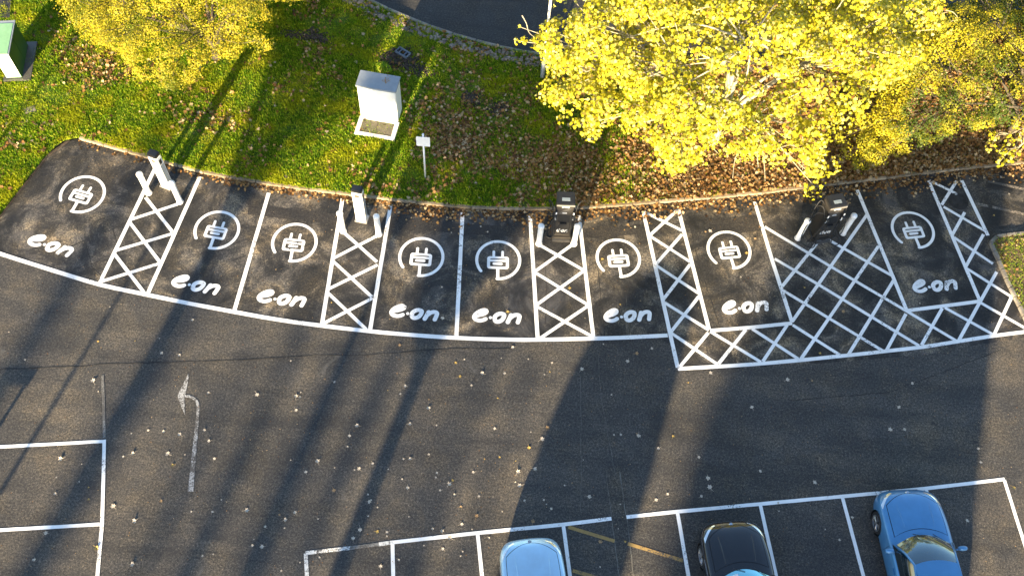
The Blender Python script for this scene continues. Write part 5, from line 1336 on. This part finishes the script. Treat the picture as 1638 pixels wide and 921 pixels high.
def wallpoly(root, pts, YPl, depth):
    n = len(pts); mb = MB(); mb.v = [tuple(p) for p in pts] + [(p.x - SD.x * depth, p.y - SD.y * depth, p.z) for p in pts]
    mb.f = [tuple(range(n)), tuple(range(n, 2 * n))[::-1]] + [(k, (k + 1) % n, n + (k + 1) % n, n + k) for k in range(n)]; mb.build('wall', M['brick'], root)
YB = YP - 12
xr = back(G((1578, 650)), YB).x; xl = back(G((1215, 640)), YB).x
ztop = (23.2 - YB) / SD.y * TAN
wallpoly(bl2, [Vector((xl, YB, -0.05)), Vector((xr, YB, -0.05)), Vector((xr, YB, ztop)), Vector((xl + 0.6, YB, ztop))], YB, 10)
MB().prism([(xl - 0.05, YB + 0.05), (xr + 0.02, YB + 0.05), (xr + 0.02 - SD.x * 10.1, YB - SD.y * 10.1), (xl - 0.05 - SD.x * 10.1, YB - SD.y * 10.1)], ztop + 0.002, ztop + 0.2).build('roof', M['rooftile'], bl2)
windows(bl2, xl + 0.6, xr - 0.6, (1.7, 4.7, 7.7), YB)
tw_ = thing('soft_edge_block', 'tall narrow block added far back to soften a shadow edge, outside the photo', 'building', (0, 0, 0))  # invented block, set far back so its shadow edge turns soft
YT = -100.0
ptsT = [back(G(q), YT) for q in [(1108, 700), (1146, 600), (1205, 490), (1250, 370), (1300, 296), (1420, 290)]]
wallpoly(tw_, ptsT + [Vector((ptsT[-1].x, YT, -0.05)), Vector((ptsT[0].x, YT, -0.05))], YT, 12)
windows(tw_, ptsT[0].x + 1.5, ptsT[-1].x - 1, (4, 8, 12, 16, 20, 24), YT)

def street_lamp_shadow(tip_px, h, r, lab):
    t_ = G(tip_px); d = h / TAN; b_ = t_ - SD * d; o = thing('street_lamp', lab, 'lamp post', (b_.x, b_.y, 0))
    MB().tube([(0, 0, 0), (0, 0, h * 0.45), (0, 0, h)], [r * 1.5, r, r * 0.8], 12).build('column', M['steel'], o, smooth=True)
    MB().box((-0.12, -0.25, h - 0.02), (0.12, 0.45, h + 0.08)).build('lantern', M['grey_top'], o, bevel=0.02)
    return o
street_lamp_shadow((264, 352), 7.0, 0.075, 'tall steel street lamp left of the car park whose shadow crosses the left bays')
street_lamp_shadow((134, 50), 5.0, 0.06, 'shorter steel street lamp beside the left lawn, outside the photo')
# barrier frame whose shadow falls at the left edge
t_ = G((20, 592)); u_ = G((52, 588)); hgt = 2.3; d = hgt / TAN
bf = thing('barrier_frame', 'steel height barrier frame standing left of the car park, outside the photo', 'barrier', tuple((t_ + u_) / 2 - SD * d))
MB().tube([(-0.36, 0, 0), (-0.36, 0, hgt)], 0.05, 8).build('upright', M['steel'], bf); MB().tube([(0.36, 0, 0), (0.36, 0, hgt)], 0.05, 8).build('upright', M['steel'], bf)
MB().box((-0.45, -0.04, hgt - 0.14), (0.45, 0.04, hgt + 0.02)).build('crossbar', M['steel'], bf)

# trees behind the camera: tall bare stems, leafy tops
def back_tree(px, dist, h, r, crown, lab, lean=0.0, seed=0, leaves=True):
    """px: a ground point its stem shadow crosses; dist: metres back along the light"""
    p = G(px) - SD * dist; r_ = random.Random(seed); root = thing('tall_tree', lab, 'tree', (p.x, p.y, 0))
    stem = [(lean * t_ / 8 + 0.25 * math.sin(t_ * 0.9 + seed), 0.2 * math.cos(t_ * 0.7 + seed), h * t_ / 8) for t_ in range(9)]
    MB().tube(stem, [r * (1.3 - 0.9 * t_ / 8) for t_ in range(9)], 10).build('trunk', M['bark_dark'], root, smooth=True)
    br = MB()
    for k in range(16):
        z = h * r_.uniform(0.25, 0.95); a = r_.uniform(0, 6.28); L_ = r_.uniform(1.2, 3.2) * (1.15 - z / h)
        x0 = lean * z / h; q = [(x0, 0, z), (x0 + math.cos(a) * L_ * 0.5, math.sin(a) * L_ * 0.5, z + L_ * 0.5), (x0 + math.cos(a) * L_ * 0.75, math.sin(a) * L_ * 0.75, z + L_ * 1.3)]
        br.tube(q, [r * 0.35, r * 0.22, r * 0.08], 5)
    br.build('branches', M['bark_dark'], root)
    if leaves:
        C = []; R = []
        for k in range(crown[2]):
            a = r_.uniform(0, 6.28); rr = crown[0] * math.sqrt(r_.random()); z = r_.uniform(crown[1], h + 0.8)
            C.append(np.array((lean * z / h + rr * math.cos(a), rr * math.sin(a), z))); R.append(r_.uniform(0.5, 1.0))
        P, Nn, S = clump_leaves(C, R, crown[3], (0.22, 0.34), None, 0.9, 0.2)
        split_leaves(P, Nn, S, root, M['dark_leaf'], 'crown', LEAF4)
    return root
ylab = 'tall leafy tree behind the car park, outside the photo, number of a loose row'
rowlab = 'tall bare thin-stemmed tree in the row behind the car park, outside the photo'
spec = [((28, 600), 80, 12.0, 0.50), ((75, 500), 120, 14.0, 0.55), ((215, 640), 100, 7.0, 0.60), ((120, 800), 100, 7.0, 0.45), ((150, 720), 110, 3.0, 0.35), ((60, 880), 100, 3.0, 0.35), ((255, 820), 110, 3.0, 0.32),
        ((300, 760), 105, 4.0, 0.42), ((345, 820), 110, 3.5, 0.36), ((395, 700), 95, 6.0, 0.42), ((428, 740), 110, 4.0, 0.36), ((478, 700), 90, 5.5, 0.42), ((510, 760), 100, 4.5, 0.36), ((548, 800), 110, 3.0, 0.32),
        ((604, 700), 95, 6.5, 0.46), ((636, 700), 110, 5.5, 0.42), ((672, 720), 100, 5.0, 0.40), ((735, 700), 100, 6.0, 0.42), ((765, 740), 110, 4.5, 0.40), ((700, 840), 115, 3.0, 0.28)]
for i, (px, dist, reach, r) in enumerate(spec):
    o = back_tree(px, dist, (dist + reach) * TAN, r, None, rowlab, random.uniform(-0.5, 0.5), i + 3, leaves=False); o['group'] = 'trees in the row behind the car park'
# two fuller crowns: their shade lies on the upper lawn
def shade_crown(pxs, dist, lab, seed, stem_r=0.28):
    cs = [G(q) - SD * dist for q in pxs]; z = dist * TAN
    p = sum(cs, Vector()) / len(cs); root = thing('broad_tree', lab, 'tree', (p.x, p.y, 0)); r_ = random.Random(seed)
    C = []; R = []
    for q, c in zip(pxs, cs):
        for k in range(4): C.append(np.array((c.x - p.x + r_.gauss(0, 0.35), r_.gauss(0, 0.8), z + (c.y - p.y) * TAN + r_.gauss(0, 0.12)))); R.append(r_.uniform(0.5, 0.8))
    P, Nn, S = clump_leaves(C, R, 42, (0.2, 0.32), None, 0.8, 0.2); split_leaves(P, Nn, S, root, M['dark_leaf'], 'crown', LEAF4)
    MB().tube([(0, 0, 0), (0.2, 0, z * 0.5), (0, 0, z)], [stem_r, stem_r * 0.7, stem_r * 0.4], 10).build('trunk', M['bark_dark'], root, smooth=True)
    br = MB()
    for c in C[::2]: br.tube([(0, 0, z * 0.75), (c[0] * 0.5, c[1] * 0.5, z * 0.88), tuple(c)], [0.10, 0.07, 0.03], 5)
    br.build('branches', M['bark_dark'], root); return root
shade_crown([(520, 10), (500, 35), (560, 85), (600, 65), (600, 20), (540, 40), (580, 45), (480, 25), (450, 12)], 40, 'broad crowned tree behind the car park, outside the photo', 2)
shade_crown([(760, 70), (740, 130), (790, 130), (800, 90), (840, 120), (840, 170), (880, 180), (770, 165), (850, 220), (900, 215), (930, 240), (880, 250), (960, 210), (720, 150), (820, 260), (940, 270), (830, 200), (800, 200), (870, 150)], 43, 'largest broad crowned tree behind the car park, outside the photo', 4, 0.34)
shade_crown([(745, 15), (780, 30), (830, 20), (760, -30), (800, -40), (850, 60), (880, 20), (720, -20), (840, -20), (810, 50)], 46, 'added narrow stemmed tree whose crown shades the far road, outside the photo', 9, 0.14)  # extra crown added to keep the far road in shade
print('objects', len(sc.objects))
